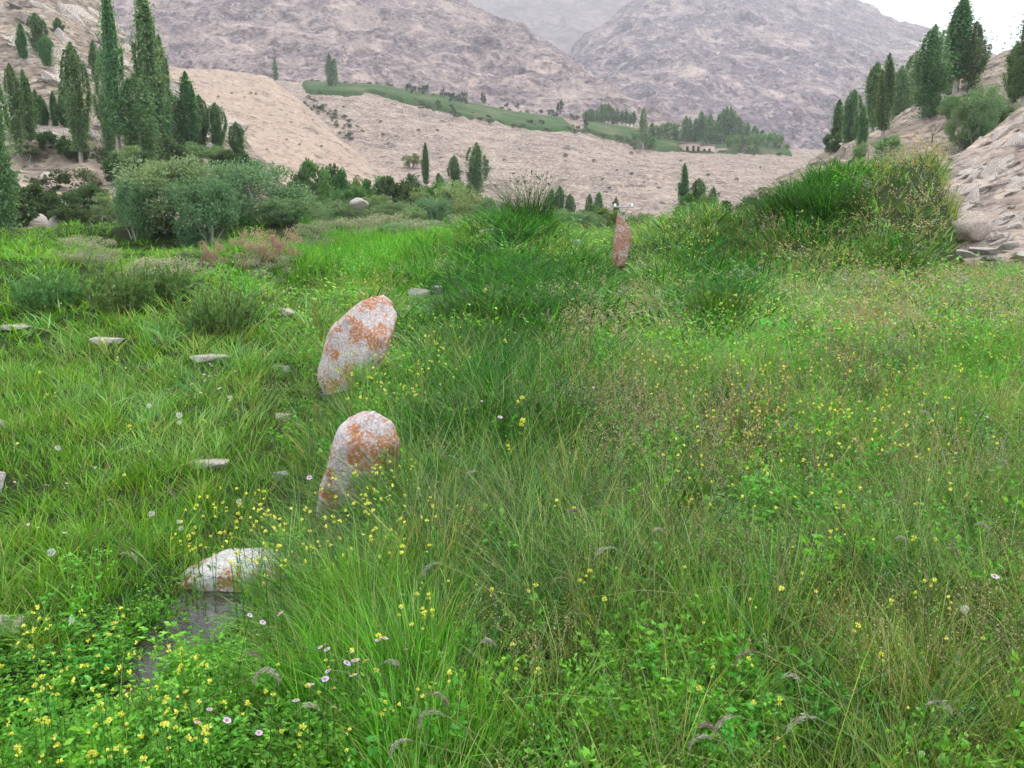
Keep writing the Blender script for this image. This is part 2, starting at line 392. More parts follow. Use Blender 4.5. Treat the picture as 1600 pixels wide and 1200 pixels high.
# ------------------------------------------------------------------ pieces of the terrain: terrace field, path, slabs
def strip_between(name, lo, up, n, m, mat, zoff=.25, seed=1, jag=0.0):
    a = np.stack([at(*p) for p in resample(lo, n)]); b = np.stack([at(*p) for p in resample(up, n)])
    if jag:
        k = fbm(np.stack([np.arange(n) * .13, np.zeros(n), np.zeros(n)], -1), 3, seed)[:, None] * jag
        a = a + (b - a) * np.clip(k + .08, -.05, .5)
    q = np.linspace(0, 1, m)[:, None, None]
    g = a[None] * (1 - q) + b[None] * q
    g[..., 2] += zoff + .25 * fbm(g / 9, 3, seed); g[0, :, 2] -= 3.2; g[-1, :, 2] -= 2.0; g[:, 0, 2] -= 2; g[:, -1, 2] -= 2
    i = np.arange(n * m).reshape(m, n)
    F = np.stack([i[:-1, :-1], i[:-1, 1:], i[1:, 1:], i[1:, :-1]], -1).reshape(-1, 4)
    return link(name, mesh_np(name, g.reshape(-1, 3), F, mat, True)), g
def grassy_mat(name, c0, c1, c2, s=1.0):
    m, t, out = mat_base(name)
    geo = N(t, 'ShaderNodeNewGeometry'); P = geo.outputs['Position']
    c = ramp(t, [(.36, c0), (.5, c1), (.6, c2)], noise(t, P, .25 / s, 8, .7))
    c = mixc(t, .5, c, ramp(t, [(.3, c0), (.7, c1)], noise(t, P, 1.6 / s, 6, .7)))
    p = N(t, 'ShaderNodeBsdfPrincipled'); p.inputs['Roughness'].default_value = .95; p.inputs['Specular IOR Level'].default_value = .1
    b = N(t, 'ShaderNodeBump'); b.inputs['Distance'].default_value = .4 * s; t.links.new(noise(t, P, 1.5 / s, 6, .7), b.inputs['Height'])
    t.links.new(b.outputs[0], p.inputs['Normal']); t.links.new(c, p.inputs['Base Color']); t.links.new(p.outputs[0], out.inputs[0]); return m
M['field'] = grassy_mat('terrace_grass', (.022, .055, .013), (.05, .10, .027), (.17, .145, .085), 3.5)
def cut(row, u0, u1): 
    r = np.array(row, float); us = [u0] + [p[0] for p in row if u0 < p[0] < u1] + [u1]
    return [(u, np.interp(u, r[:, 0], r[:, 1]), np.interp(u, r[:, 0], r[:, 2])) for u in us]
fl, _ = strip_between('field', [(u, v - 2, d + 4) for u, v, d in cut(A_LOW, 478, 905)], [(u, v, d - 3) for u, v, d in cut(A_UP, 470, 880)], 90, 14, M['field'], 1.5, 3, .5)
tag(fl, kind='structure')
f2, _ = strip_between('field', [(u, v - 3, d + 5) for u, v, d in cut(A_LOW, 905, 1240)], [(u, v, d - 3) for u, v, d in cut(A_UP, 915, 1235)], 70, 14, M['field'], 1.5, 5, .7)
tag(f2, kind='structure')
M['path'] = plain_mat('path_dust', (.46, .385, .31), .95, .12, 1)
def ribbon(name, pts, width, mat, sheet, lift):
    P = np.array([on_sheet(sheet, u, v) for u, v in pts]); n = 60
    k = np.linspace(0, len(P) - 1, n); Q = np.stack([np.interp(k, np.arange(len(P)), P[:, j]) for j in range(3)], 1)
    Q[:, 2] += lift
    V = np.concatenate([Q + np.array([0, -width, -width * .25]), Q + np.array([0, width, width * .35])])
    i = np.arange(n - 1); F = np.stack([i, i + 1, i + 1 + n, i + n], -1)
    return tag(link(name, mesh_np(name, V, F, mat, True)), kind='structure')
def rock_mesh(name, seed, dims=(1, 1, 1), mat=None, sub=3, rough=.25, flat=0.0, outline=None):
    """boulder: displaced sphere, faceted by clipping planes; outline = [(angle deg, radius)] in the x-z plane"""
    import bmesh
    bm = bmesh.new(); bmesh.ops.create_icosphere(bm, subdivisions=sub, radius=1)
    V = np.array([v.co for v in bm.verts]); F = np.array([[w.index for w in f.verts] for f in bm.faces]); bm.free()
    r = np.random.default_rng(seed)
    out = V.copy()
    for _ in range(11):                                        # planar facets
        n = r.normal(size=3); n /= np.linalg.norm(n); dd = r.uniform(.62, .95)
        k = out @ n - dd; k = np.clip(k, 0, None); out = out - k[:, None] * n * .92
    if outline:
        th = np.degrees(np.arctan2(V[:, 2], V[:, 0])) % 360
        ol = sorted([(a % 360, q) for a, q in outline]); ol = [(ol[-1][0] - 360, ol[-1][1])] + ol + [(ol[0][0] + 360, ol[0][1])]
        rad = np.interp(th, [a for a, _ in ol], [q for _, q in ol])
        rho = np.sqrt(V[:, 0] ** 2 + V[:, 2] ** 2) ** .75
        base = np.stack([np.cos(np.radians(th)) * rad * rho, V[:, 1] * .8, np.sin(np.radians(th)) * rad * rho], 1)
        out = base * (np.linalg.norm(out, axis=1)[:, None] ** .35)
    nn = V
    out = out + nn * (fbm(V * 1.7 + seed * 3.1, 4, seed) * rough * .6)[:, None]
    out = out + nn * (fbm(V * 5 + seed, 4, seed + 2, .6, True) * rough * .18)[:, None]
    out = out * np.array(dims)
    return mesh_np(name, out, F, mat, sub >= 4)
def hull_rock(seed, dims, mat, n=13):
    import bmesh
    r = np.random.default_rng(seed); bm = bmesh.new()
    P = r.uniform(-1, 1, (n, 3)); P = P / np.max(np.abs(P), axis=1, keepdims=True) * r.uniform(.75, 1, (n, 1)) * np.array(dims)
    for p in P: bm.verts.new(p)
    res = bmesh.ops.convex_hull(bm, input=bm.verts); bmesh.ops.delete(bm, geom=[g for g in res['geom_interior'] if isinstance(g, bmesh.types.BMVert)], context='VERTS')
    bmesh.ops.bevel(bm, geom=list(bm.edges), offset=.05, segments=1, affect='EDGES', clamp_overlap=True)
    me = bpy.data.meshes.new('stone'); bm.to_mesh(me); bm.free(); me.materials.append(mat); return me
SLABS = [hull_rock(300 + i, (1, .75, .40), M['slab']) for i in range(9)]
def scatter_slabs(parent, sheet, n, ubox, vbox, sz, tilt, name='slab', power=1.6):
    g = SHEETS[sheet].reshape(-1, 3); pu, pv = project(g)
    ok = np.nonzero((pu > ubox[0]) & (pu < ubox[1]) & (pv > vbox[0]) & (pv < vbox[1]))[0]
    w = 1 / g[ok, 1] ** 0; r = np.random.default_rng(len(ok))
    for k in r.choice(ok, n, replace=False):
        s = sz[0] + (sz[1] - sz[0]) * r.random() ** power * 1.0
        o = link(name, SLABS[r.integers(9)], parent, g[k] + np.array([0, 0, -.12 * s]), (r.normal(0, .22), tilt + r.normal(0, .22), r.uniform(-.5, .5)), (s, s * r.uniform(.6, 1.2), s * r.uniform(.5, 1.1)))
hl = bpy.data.objects['hillside_left']
scatter_slabs(RS, 'rocky_slope', 290, (1475, 1640), (170, 400), (.05, .60), -.55, 'stone', 4.0)
scatter_slabs(hl, 'hillside_left', 190, (-40, 400), (0, 215), (.4, 3.2), .62, 'stone', 2.2)
scatter_slabs(hl, 'hillside_left', 45, (-40, 400), (260, 400), (.2, .8), .3, 'stone', 2.0)
scatter_slabs(bpy.data.objects['hillside_right'], 'hillside_right', 40, (1290, 1600), (100, 260), (.4, 1.6), -.5, 'stone', 2.0)
scatter_slabs(bpy.data.objects['foothill'], 'foothill', 60, (260, 620), (120, 320), (.4, 1.6), .4, 'stone', 2.6)
scatter_slabs(bpy.data.objects['valley_slope'], 'valley_slope', 90, (470, 1240), (160, 330), (.4, 1.7), .2, 'stone', 2.6)

# ------------------------------------------------------------------ plants: shared builders
def tube(pts, r0, r1, k=5):
    P = np.asarray(pts, float); n = len(P); V = []; F = []
    for i in range(n):
        t = P[min(i + 1, n - 1)] - P[max(i - 1, 0)]; t /= np.linalg.norm(t) + 1e-9
        a = np.cross(t, [0, 1, 0.3]); a /= np.linalg.norm(a) + 1e-9; b = np.cross(t, a)
        r = r0 + (r1 - r0) * i / (n - 1)
        for j in range(k):
            q = 2 * math.pi * j / k; V.append(P[i] + r * (math.cos(q) * a + math.sin(q) * b))
    for i in range(n - 1):
        for j in range(k):
            F.append((i * k + j, i * k + (j + 1) % k, (i + 1) * k + (j + 1) % k, (i + 1) * k + j))
    return np.array(V), np.array(F)
def join(parts):
    V, F, o = [], [], 0
    for v, f in parts:
        V.append(v); F.append(np.asarray(f) + o); o += len(v)
    return np.concatenate(V), np.concatenate(F)
def leaf_quads(c, size, rng, up=.3, aspect=.55, dirs=None):
    """diamond leaves at centres c"""
    n = len(c); size = np.broadcast_to(size, (n,))[:, None]
    d = rng.normal(size=(n, 3)) if dirs is None else dirs + rng.normal(size=(n, 3)) * .45
    d[:, 2] += up; d /= np.linalg.norm(d, axis=1, keepdims=True)
    s = np.cross(d, rng.normal(size=(n, 3))); s /= np.linalg.norm(s, axis=1, keepdims=True) + 1e-9
    nn = np.cross(d, s)
    a = c - d * size * .5; b = c + s * size * aspect * .5 + nn * size * .08; e = c + d * size * .5; f = c - s * size * aspect * .5 + nn * size * .08
    V = np.stack([a, b, e, f], 1).reshape(-1, 3); F = np.arange(4 * n).reshape(n, 4)
    return V, F
def poplar_meshes(seed, n, wratio, leaf, bare=.1, mat=None):
    """unit-height poplar: crown profile of upright strands with gaps"""
    r = np.random.default_rng(seed)
    ns = 30; sa = r.uniform(0, 2 * math.pi, ns); s0 = r.uniform(bare * .6, .72, ns); sl = r.uniform(.16, .40, ns); sr = r.uniform(.2, .95, ns); sl = np.minimum(sl, .95 - s0)
    def prof(h):
        k = np.clip((h - bare) / (1 - bare), 0, 1)
        return wratio * (.45 + .55 * np.sin(np.clip(k * 1.25, 0, 1) * np.pi / 2)) * (1 - k ** (3.6 if wratio > .11 else 2.4)) ** .85 * 1.15
    k = r.integers(0, ns, n); tt = r.random(n) ** .9
    h = s0[k] + sl[k] * tt; h = np.clip(h, bare, .995)
    core = r.random(n) < .27
    h = np.where(core, bare + (1 - bare) * r.random(n) ** 1.15, h)
    rr = prof(h)
    bx = np.cos(sa[k]) * rr * sr[k] * (.72 + .22 * tt); by = np.sin(sa[k]) * rr * sr[k] * (.72 + .22 * tt)
    sd = wratio * .125 * (1.1 - h)
    rr = rr * (1 + .35 * vnoise(np.stack([h * 9, k * .37, k * 0.0], -1), seed)); c = np.stack([np.where(core, 0, bx) + r.normal(size=n) * np.where(core, rr * .42, sd), np.where(core, 0, by) + r.normal(size=n) * np.where(core, rr * .42, sd), h], 1)
    V, F = leaf_quads(c, leaf * r.uniform(.6, 1.5, n), r, 1.1, .6)
    crown = mesh_np('crown', V, F, mat)
    parts = [tube([(0, 0, -.04), (.004, .002, .3), (-.003, 0, .6), (0, 0, .93)], .017, .003)]
    for i in range(12):
        z = s0[i]; q = sa[i]; R = prof(np.array(min(z + .2, .9))) * sr[i]
        parts.append(tube([(0, 0, z), (math.cos(q) * R * .6, math.sin(q) * R * .6, z + .1), (math.cos(q) * R * .8, math.sin(q) * R * .8, min(z + .26, .97))], .005, .0015, 4))
    Vt, Ft = join(parts)
    return crown, mesh_np('trunk', Vt, Ft, M['bark'], True)
def bush_meshes(seed, n, leaf, nclump=26, clr=.30, mat=None, flatz=1.0, trunk=True, bare=.0, aspect=.5, up=.4, tr=.02):
    """unit shrub or round tree: width about 1, height 1, leaf clumps on forked limbs"""
    r = np.random.default_rng(seed)
    cc = []
    while len(cc) < nclump:
        p = r.uniform(-1, 1, 3)
        if np.linalg.norm(p) < 1 and np.linalg.norm(p) > .35: cc.append(p)
    cc = np.array(cc); cc[:, 0] *= .40; cc[:, 1] *= .40; cc[:, 2] = bare + (1 - bare) * (.48 + cc[:, 2] * .44)
    cr = clr * r.uniform(.5, 1.05, nclump) * .6
    k = r.integers(0, nclump, n)
    q = r.normal(size=(n, 3)); q /= np.linalg.norm(q, axis=1, keepdims=True)
    rad = r.random(n) ** .42
    c = cc[k] + q * (cr[k] * rad)[:, None] * np.array([1, 1, .85])
    lump = fbm(c * 9 + seed, 2, seed)
    keep = (lump > -.42) & (c[:, 2] > .01)
    c = c[keep]; q = q[keep]
    V, F = leaf_quads(c, leaf * r.uniform(.6, 1.35, len(c)), r, up, aspect, q * .6)
    crown = mesh_np('crown', V, F, mat)
    parts = []
    nb = 9
    for i in range(nb):
        e = cc[i]; b0 = np.array([r.normal() * .05, r.normal() * .05, -.06])
        mid = b0 * .4 + e * np.array([.45, .45, .5])
        parts.append(tube([b0 * (.3 if bare else 1), mid + r.normal(size=3) * .02, e], tr * r.uniform(.7, 1.2), tr * .25, 5))
    Vt, Ft = join(parts)
    return crown, mesh_np('trunk', Vt, Ft, M['bark'], True)
M['bark'] = plain_mat('pale_bark', (.30, .27, .23), .9, .35, 6)
M['bark_dark'] = plain_mat('dark_bark', (.11, .085, .06), .9, .35, 8)
LEAF = {
    'poplar': leaf_mat('poplar_leaf', (.125, .235, .105), var=.14, trans=.5), 'poplar_far': leaf_mat('far_poplar_leaf', (.12, .22, .098), var=.16),
    'willow': leaf_mat('willow_leaf', (.15, .255, .12), var=.1), 'dark': leaf_mat('dark_leaf', (.055, .11, .038), var=.2),
    'green': leaf_mat('broad_leaf', (.10, .21, .058), var=.18), 'yellowish': leaf_mat('yellow_green_leaf', (.15, .20, .045), var=.15),
    'grey': leaf_mat('grey_green_leaf', (.17, .27, .11), var=.12), 'sage': leaf_mat('sage_leaf', (.26, .31, .19), var=.12),
    'dry': leaf_mat('dry_shrub_leaf', (.34, .255, .19), var=.15), 'juniper': leaf_mat('juniper_leaf', (.030, .058, .026), var=.25),
    'scrub': leaf_mat('scrub_leaf', (.075, .105, .05), var=.3)}
POP = {k: [poplar_meshes(s, n, w, l, b, LEAF[k2]) for s, w, b in ((1, .10, .10), (2, .13, .16), (3, .085, .2), (4, .15, .08), (5, .115, .05))]
       for k, k2, n, l in (('near', 'poplar', 15000, .0145), ('far', 'poplar_far', 1500, .038))}
BUSH = {}
def bush_set(k, leafk, n, leaf, **kw):
    BUSH[k] = [bush_meshes(hash_s(k) + i, n, leaf, mat=LEAF[leafk], **kw) for i in range(3)]
def hash_s(s): return sum(ord(c) * (i + 3) for i, c in enumerate(s)) % 1000
bush_set('willow', 'willow', 18000, .038, nclump=46, clr=.34, aspect=.34)
bush_set('round', 'green', 7000, .05, nclump=26, bare=.08)
bush_set('dark', 'dark', 8000, .056, nclump=46)
bush_set('yellowish', 'yellowish', 3000, .06, nclump=20)
bush_set('grey', 'grey', 8000, .062, nclump=50, aspect=.32, up=.8)
bush_set('sage', 'sage', 5000, .045, nclump=30, aspect=.3, up=.9)
bush_set('dry', 'dry', 4200, .038, nclump=26, aspect=.4, up=.8)
bush_set('scrub', 'scrub', 500, .13, nclump=14, clr=.4)
bush_set('juniper', 'juniper', 500, .12, nclump=14, clr=.36, bare=.1)
bush_set('grove', 'green', 1400, .085, nclump=22, bare=.06)

ORD = 'first second third fourth fifth sixth seventh eighth ninth tenth eleventh twelfth thirteenth fourteenth fifteenth sixteenth seventeenth eighteenth nineteenth twentieth twenty-first twenty-second twenty-third twenty-fourth twenty-fifth twenty-sixth'.split()
def plant(name, pair, base, height, width, label, cat, group=None, rz=None, lean=0, wfix=None):
    """Empty at the base > crown, trunk"""
    e = bpy.data.objects.new(name, None); COL.objects.link(e)
    e.empty_display_size = .2
    e.location = base; e.rotation_euler = (0, lean, random.uniform(0, 6.28) if rz is None else rz)
    tag(e, label, cat, group)
    for nm, me in (('crown', pair[0]), ('trunk', pair[1])):
        o = link(nm, me, e); o.scale = (width, width, height)
    return e
def poplar(u, vt, vb, w, sheet, label, group, kind='near', var=None, base=None):
    p = on_sheet(sheet, u, vb) if base is None else base
    h = (vb - vt) / ppm(p[1]); 
    var = random.randrange(5) if var is None else var
    nat = (.10, .13, .085, .15, .115)[var] * 2.0
    wid = 1.45 * (w / ppm(p[1])) / nat
    return plant('poplar_tree' if kind == 'near' else 'distant_poplar', POP[kind][var], p - np.array([0, 0, .2]), h, wid, label, 'poplar tree', group)

# left hillside poplars: u, top, base, width, label
LP = [
 (4, 90, 405, 62, 'large dark poplar cut off by the left edge of the picture'), (30, 105, 240, 26, 'poplar just inside the dark edge poplar on the hillside'),
 (46, 112, 225, 24, 'slim poplar beside the row of thin pale trunks'), (18, -8, 96, 26, 'tall olive poplar in the top left corner'),
 (37, 40, 102, 16, 'thin poplar next to the top left corner poplar'), (60, 25, 88, 28, 'leafy poplar high on the left rocky slope'),
 (78, 58, 108, 22, 'short poplar downhill of the leafy high poplar'), (91, 29, 54, 15, 'smallest poplar high on the rocky slope'),
 (128, 78, 264, 38, 'poplar with a bare pale trunk above the terrace'), (110, 120, 185, 28, 'poplar crown leaning on the pale-trunked one'),
 (152, 65, 128, 17, 'narrow lone poplar high between two tall groups'), (190, -12, 262, 29, 'very tall narrow poplar reaching the top of the picture'),
 (171, 85, 250, 26, 'lower poplar hugging the very tall narrow poplar'), (240, -2, 255, 42, 'tall broad poplar with tapering top'),
 (222, 120, 268, 58, 'wide dark poplar at the foot of the tall pair'), (262, 65, 235, 26, 'poplar on the downhill flank of the tall broad one'),
 (254, 122, 250, 36, 'mid-height poplar before the tall broad one'), (297, 118, 243, 34, 'poplar with a pale stem in the small group of three'),
 (316, 150, 238, 26, 'middle poplar of the small group of three'), (340, 163, 243, 28, 'last poplar of the small group of three'),
 (372, 190, 252, 24, 'small separate poplar above the willow bushes'), (280, 152, 235, 22, 'low poplar beside the pale-stemmed one')]
for i, (u, vt, vb, w, lab) in enumerate(LP):
    poplar(u, vt, vb, w, 'hillside_left', lab, 'poplars on the left hillside', var=[3, 1, 0, 4, 2, 1, 1, 4, 1, 4, 0, 2, 4, 0, 3, 0, 3, 0, 4, 1, 4, 3][i])
for i, u in enumerate((61, 68, 73, 88, 98, 104, 117)):
    e = poplar(u, 140 + (i * 7) % 20, 204, 13, 'hillside_left', ORD[i] + ' young poplar from the left in the pale-trunked terrace row', 'young poplars in the terrace row', var=2)
# right hillside poplars
RP = [
 (1305, 152, 224, 15, 'thin pale poplar at the valley end of the grove'), (1328, 143, 232, 22, 'small poplar second from the valley end of the grove'),
 (1362, 104, 214, 26, 'poplar with long pale trunks in the right grove'), (1380, 90, 212, 20, 'poplar rising behind the pale-trunked pair'),
 (1400, 110, 210, 26, 'dense mid-height poplar in the right grove'), (1422, 88, 208, 32, 'broad poplar in the middle of the right grove'),
 (1448, 48, 186, 32, 'tall column-shaped poplar with blunt top'), (1490, 2, 150, 28, 'tallest poplar against the white sky with a thin tip'),
 (1474, 42, 150, 24, 'poplar touching the tallest one on its valley side'), (1516, 42, 145, 32, 'poplar touching the tallest one on its uphill side'),
 (1580, 70, 172, 20, 'shorter poplar at the right edge of the picture'), (1597, 18, 172, 34, 'tall poplar cut off by the right edge'),
 (1345, 165, 236, 18, 'low poplar under the pale-trunked ones')]
for i, (u, vt, vb, w, lab) in enumerate(RP):
    poplar(u, vt, vb, w * 1.3, 'hillside_right', lab, 'poplars on the right hillside', var=[2, 4, 1, 0, 3, 3, 4, 2, 4, 3, 1, 1, 3][i])

def bushy(kind, u, vt, vb, w, label, cat, group=None, sheet=None, d=None, name='bush', gh=False):
    if gh: p = ground_hit(u, vb)
    elif d is not None: p = at(u, vb, d)
    else: p = on_sheet(sheet, u, vb)
    return plant(name, BUSH[kind][random.randrange(3)], p - np.array([0, 0, .05]), (vb - vt) / ppm(p[1]), 1.12 * w / ppm(p[1]), label, cat, group)
def gbase(u, d): 
    x = at(u, 300, d)[0]; return np.array([x, d, float(G(x, d))])
def gbush(kind, u, vt, d, w, label, cat, group=None, name='bush'):
    p = gbase(u, d); _, vb = project(p)
    return plant(name, BUSH[kind][random.randrange(3)], p - np.array([0, 0, .05]), (float(vb) - vt) / ppm(d), 1.12 * w / ppm(d), label, cat, group)
# willows and shrubs along the stream
gbush('willow', 258, 232, 25, 165, 'large grey-green willow bush, tallest beside the poplars', 'willow bush', 'willow bushes', 'willow_bush')
gbush('willow', 385, 246, 27, 165, 'wide grey-green willow bush next to the tallest willow', 'willow bush', 'willow bushes', 'willow_bush')
gbush('willow', 455, 285, 30, 90, 'lower willow bush sloping down beside the dark round tree', 'willow bush', 'willow bushes', 'willow_bush')
gbush('willow', 205, 268, 24, 60, 'small willow bush on the hillside flank of the tallest willow', 'willow bush', 'willow bushes', 'willow_bush')
V_ = 'trees and shrubs along the valley floor'
for kind, u, vt, d, w, lab, cat, nm in (
 ('round', 490, 250, 60, 62, 'dark green round tree behind the willow bushes', 'tree', 'round_tree'),
 ('round', 532, 264, 64, 46, 'mid green round tree beside the dark green one', 'tree', 'round_tree'),
 ('yellowish', 563, 268, 70, 40, 'yellow-green round shrub above the pale boulder', 'shrub', 'shrub'),
 ('dark', 610, 268, 58, 66, 'very dark broad tree behind the pale boulder', 'tree', 'round_tree'),
 ('grey', 705, 283, 42, 80, 'grey-green rounded shrub below the valley poplars', 'shrub', 'shrub'),
 ('grey', 655, 292, 50, 44, 'small grey-green shrub beside the very dark tree', 'shrub', 'shrub'),
 ('willow', 535, 305, 36, 70, 'soft grey-green shrub in front of the round trees', 'shrub', 'shrub'),
 ('sage', 600, 322, 30, 110, 'low buff and green shrub mass on the meadow edge', 'shrub', 'shrub'),
 ('sage', 520, 335, 27, 80, 'buff seeding shrub beside the pinkish dry shrub', 'shrub', 'shrub'),
 ('grey', 645, 322, 32, 70, 'dull green shrub at the back of the meadow', 'shrub', 'shrub'),
 ('sage', 720, 330, 30, 60, 'pale shrub at the foot of the grassy hump', 'shrub', 'shrub'),
 ('grey', 880, 325, 34, 46, 'rounded grey shrub below the small valley poplars', 'shrub', 'shrub'),
 ('grey', 925, 330, 40, 40, 'grey-green shrub left of the power pole', 'shrub', 'shrub'),
 ('yellowish', 945, 322, 46, 34, 'yellow-green low shrub behind the power pole', 'shrub', 'shrub'),
 ('dark', 1150, 308, 40, 60, 'dark shrub at the low end of the dark thicket', 'shrub', 'shrub'),
 ('dark', 1185, 298, 41, 56, 'dark shrub in the middle of the dark thicket', 'shrub', 'shrub'),
 ('dark', 1222, 292, 42, 46, 'dark shrub at the mound end of the dark thicket', 'shrub', 'shrub')):
    gbush(kind, u, vt, d, w, lab, cat, V_, nm)
for k_, (kind, u, vt, d, w, lab) in enumerate((
 ('willow', 470, 300, 34, 70, 'soft shrub filling the gap right of the willows'), ('dark', 515, 258, 66, 60, 'dark tree behind the mid green round tree'), ('round', 580, 272, 62, 60, 'green tree between the yellow-green shrub and the very dark tree'), ('dark', 640, 272, 64, 50, 'dark tree right of the very dark broad one'), ('round', 672, 280, 58, 46, 'green tree before the narrow poplar'), ('round', 725, 280, 56, 50, 'green tree under the squat poplar'), ('dark', 470, 265, 56, 50, 'dark tree left of the dark green round tree'), ('grey', 500, 318, 33, 70, 'grey-green shrub before the dark green round tree'), ('round', 545, 285, 50, 56, 'green shrub under the yellow-green one'),
 ('grey', 580, 300, 44, 60, 'grey-green shrub below the yellow-green one'), ('dark', 640, 285, 55, 48, 'dark shrub right of the very dark tree'), ('willow', 620, 312, 37, 80, 'soft shrub below the very dark tree'),
 ('willow', 680, 305, 38, 70, 'soft shrub below the narrow poplar'), ('round', 690, 278, 60, 46, 'green shrub between the valley poplars'), ('grey', 740, 300, 38, 70, 'grey-green shrub under the pointed broad poplar'), ('willow', 770, 305, 36, 60, 'soft shrub behind the grassy hump'),
 ('grey', 865, 322, 36, 50, 'grey shrub right behind the hump'), ('willow', 905, 328, 38, 56, 'soft shrub under the small valley poplars'), ('round', 930, 318, 50, 50, 'green shrub under the apart-standing poplar'), ('round', 960, 325, 48, 40, 'green shrub right behind the power pole'), ('grey', 1000, 330, 40, 50, 'grey shrub right of the power pole'),
 ('round', 1075, 300, 52, 40, 'green shrub under the slender poplar'), ('round', 1105, 300, 50, 40, 'green shrub under the broad young poplar'), ('willow', 440, 305, 26, 90, 'soft willow shrub in front of the lower willow'), ('willow', 320, 262, 24, 110, 'willow bush filling the gap between the two large ones'),
 ('sage', 560, 335, 27, 90, 'buff green low shrub in the middle of the meadow back edge'), ('sage', 660, 338, 27, 90, 'pale low shrub right of the buff one'), ('grey', 610, 345, 25, 70, 'small dull shrub before the buff mass'))):
    gbush(kind, u, vt, d, w, lab, 'shrub', V_, 'shrub')
bushy('yellowish', 642, 240, 263, 32, 'bright yellow-green bush on the scree foot', 'bush', V_, 'valley_slope')
for u, vt, vb, w, lab in ((666, 223, 300, 12, 'single narrow poplar on the valley floor'), (710, 242, 296, 18, 'squat poplar pair partner beside the pointed one'),
    (745, 224, 305, 34, 'pointed broad poplar beside the grassy hump'), (686, 268, 298, 10, 'tiny poplar between the narrow and the squat ones'),
    (862, 292, 345, 12, 'first small poplar right of the grassy hump'), (874, 288, 348, 16, 'tallest small poplar right of the grassy hump'), (890, 300, 348, 16, 'last small poplar right of the grassy hump'),
    (920, 300, 345, 11, 'small poplar standing apart above the grey shrub'), (935, 297, 345, 13, 'dark small poplar behind the power pole'), (962, 305, 345, 9, 'tiny poplar touching the pole crossarm'),
    (1067, 253, 325, 15, 'slender poplar above the flowery bank'), (1090, 276, 335, 30, 'broad young poplar above the flowery bank'), (1113, 288, 340, 14, 'short poplar beside the broad young one')):
    d = 92 if u < 800 else (70 if u < 1000 else 58)
    poplar(u, vt, vb, w, None, lab, 'poplars on the valley floor', base=at(u, vb, d), var={745: 3, 1090: 3, 666: 2}.get(u, 4))
# left hillside shrubs
for kind, u, vt, vb, w, lab in (
 ('dark', 105, 213, 247, 28, 'round dark shrub on the terrace below the poplar row'), ('dark', 128, 220, 252, 26, 'dark shrub at the foot of the bare-trunked poplar'),
 ('dark', 60, 285, 345, 70, 'broad dark shrub above the hillside rocks'), ('dark', 140, 285, 330, 55, 'dark rounded shrub below the terrace edge'),
 ('scrub', 160, 322, 368, 60, 'olive shrub between the terrace and the willow'), ('dark', 110, 318, 362, 60, 'dark shrub below the broad dark one'),
 ('grey', 60, 355, 400, 46, 'green shrub among rocks near the left edge'), ('dark', 30, 300, 350, 60, 'dark shrub mass beside the left edge poplar'), ('grey', 205, 225, 275, 50, 'undergrowth shrub below the lower hugging poplar'), ('dark', 265, 215, 262, 50, 'undergrowth shrub below the tall broad poplar'), ('grey', 300, 222, 258, 44, 'undergrowth shrub below the pale-stemmed poplar'), ('grey', 335, 228, 258, 40, 'undergrowth shrub below the last poplar of three'), ('dark', 75, 205, 232, 34, 'dark undergrowth below the young poplar row'), ('scrub', 45, 215, 250, 40, 'olive undergrowth under the slim poplar'), ('scrub', 140, 262, 300, 50, 'olive shrub on the terrace edge'), ('scrub', 85, 258, 296, 60, 'olive shrub on the bare terrace'), ('dark', 355, 232, 262, 36, 'dark undergrowth between the small poplars'), ('dark', 95, 292, 345, 60, 'dark shrub between two broad dark ones'), ('grey', 170, 300, 350, 50, 'grey-green shrub left of the tallest willow'), ('grey', 30, 365, 410, 60, 'dull green shrub at the foot of the left edge poplar'), ('dark', 185, 240, 290, 40, 'dark shrub under the tall narrow poplar'), ('dark', 225, 235, 285, 50, 'dark shrub under the wide dark poplar'), ('grey', 120, 370, 410, 60, 'green shrub at the foot of the left hillside'), ('scrub', 160, 232, 262, 36, 'olive shrub beside the tall narrow poplar base'),
 ('dark', 20, 270, 330, 40, 'dark shrub under the left edge poplar'), ('dark', 385, 240, 262, 26, 'dark small shrub right of the small separate poplar'),
 ('dark', 400, 250, 268, 20, 'little dark shrub at the end of the left hillside')):
    bushy(kind, u, vt, vb, w, lab, 'shrub', 'shrubs on the left hillside', 'hillside_left', name='shrub')
# right hillside shrubs
for kind, u, vt, vb, w, lab in (
 ('grey', 1385, 210, 258, 46, 'blue-green shrub under the right grove'), ('grey', 1483, 148, 190, 34, 'pale green shrub uphill of the bare tree'),
 ('willow', 1530, 135, 232, 70, 'large blue-green willow on the right hillside'), ('willow', 1500, 165, 235, 50, 'willow beside the large one on its valley side'),
 ('grey', 1560, 150, 210, 46, 'willow shrub between the large one and the edge poplars'), ('dark', 1430, 178, 212, 22, 'dark shrub under the column-shaped poplar'),
 ('dark', 1300, 205, 240, 26, 'dark low shrub under the thin pale poplar'), ('grey', 1345, 222, 255, 22, 'green shrub beside the stacked rocks of the grove')):
    bushy(kind, u, vt, vb, w, lab, 'shrub', 'shrubs on the right hillside', 'hillside_right', name='shrub')
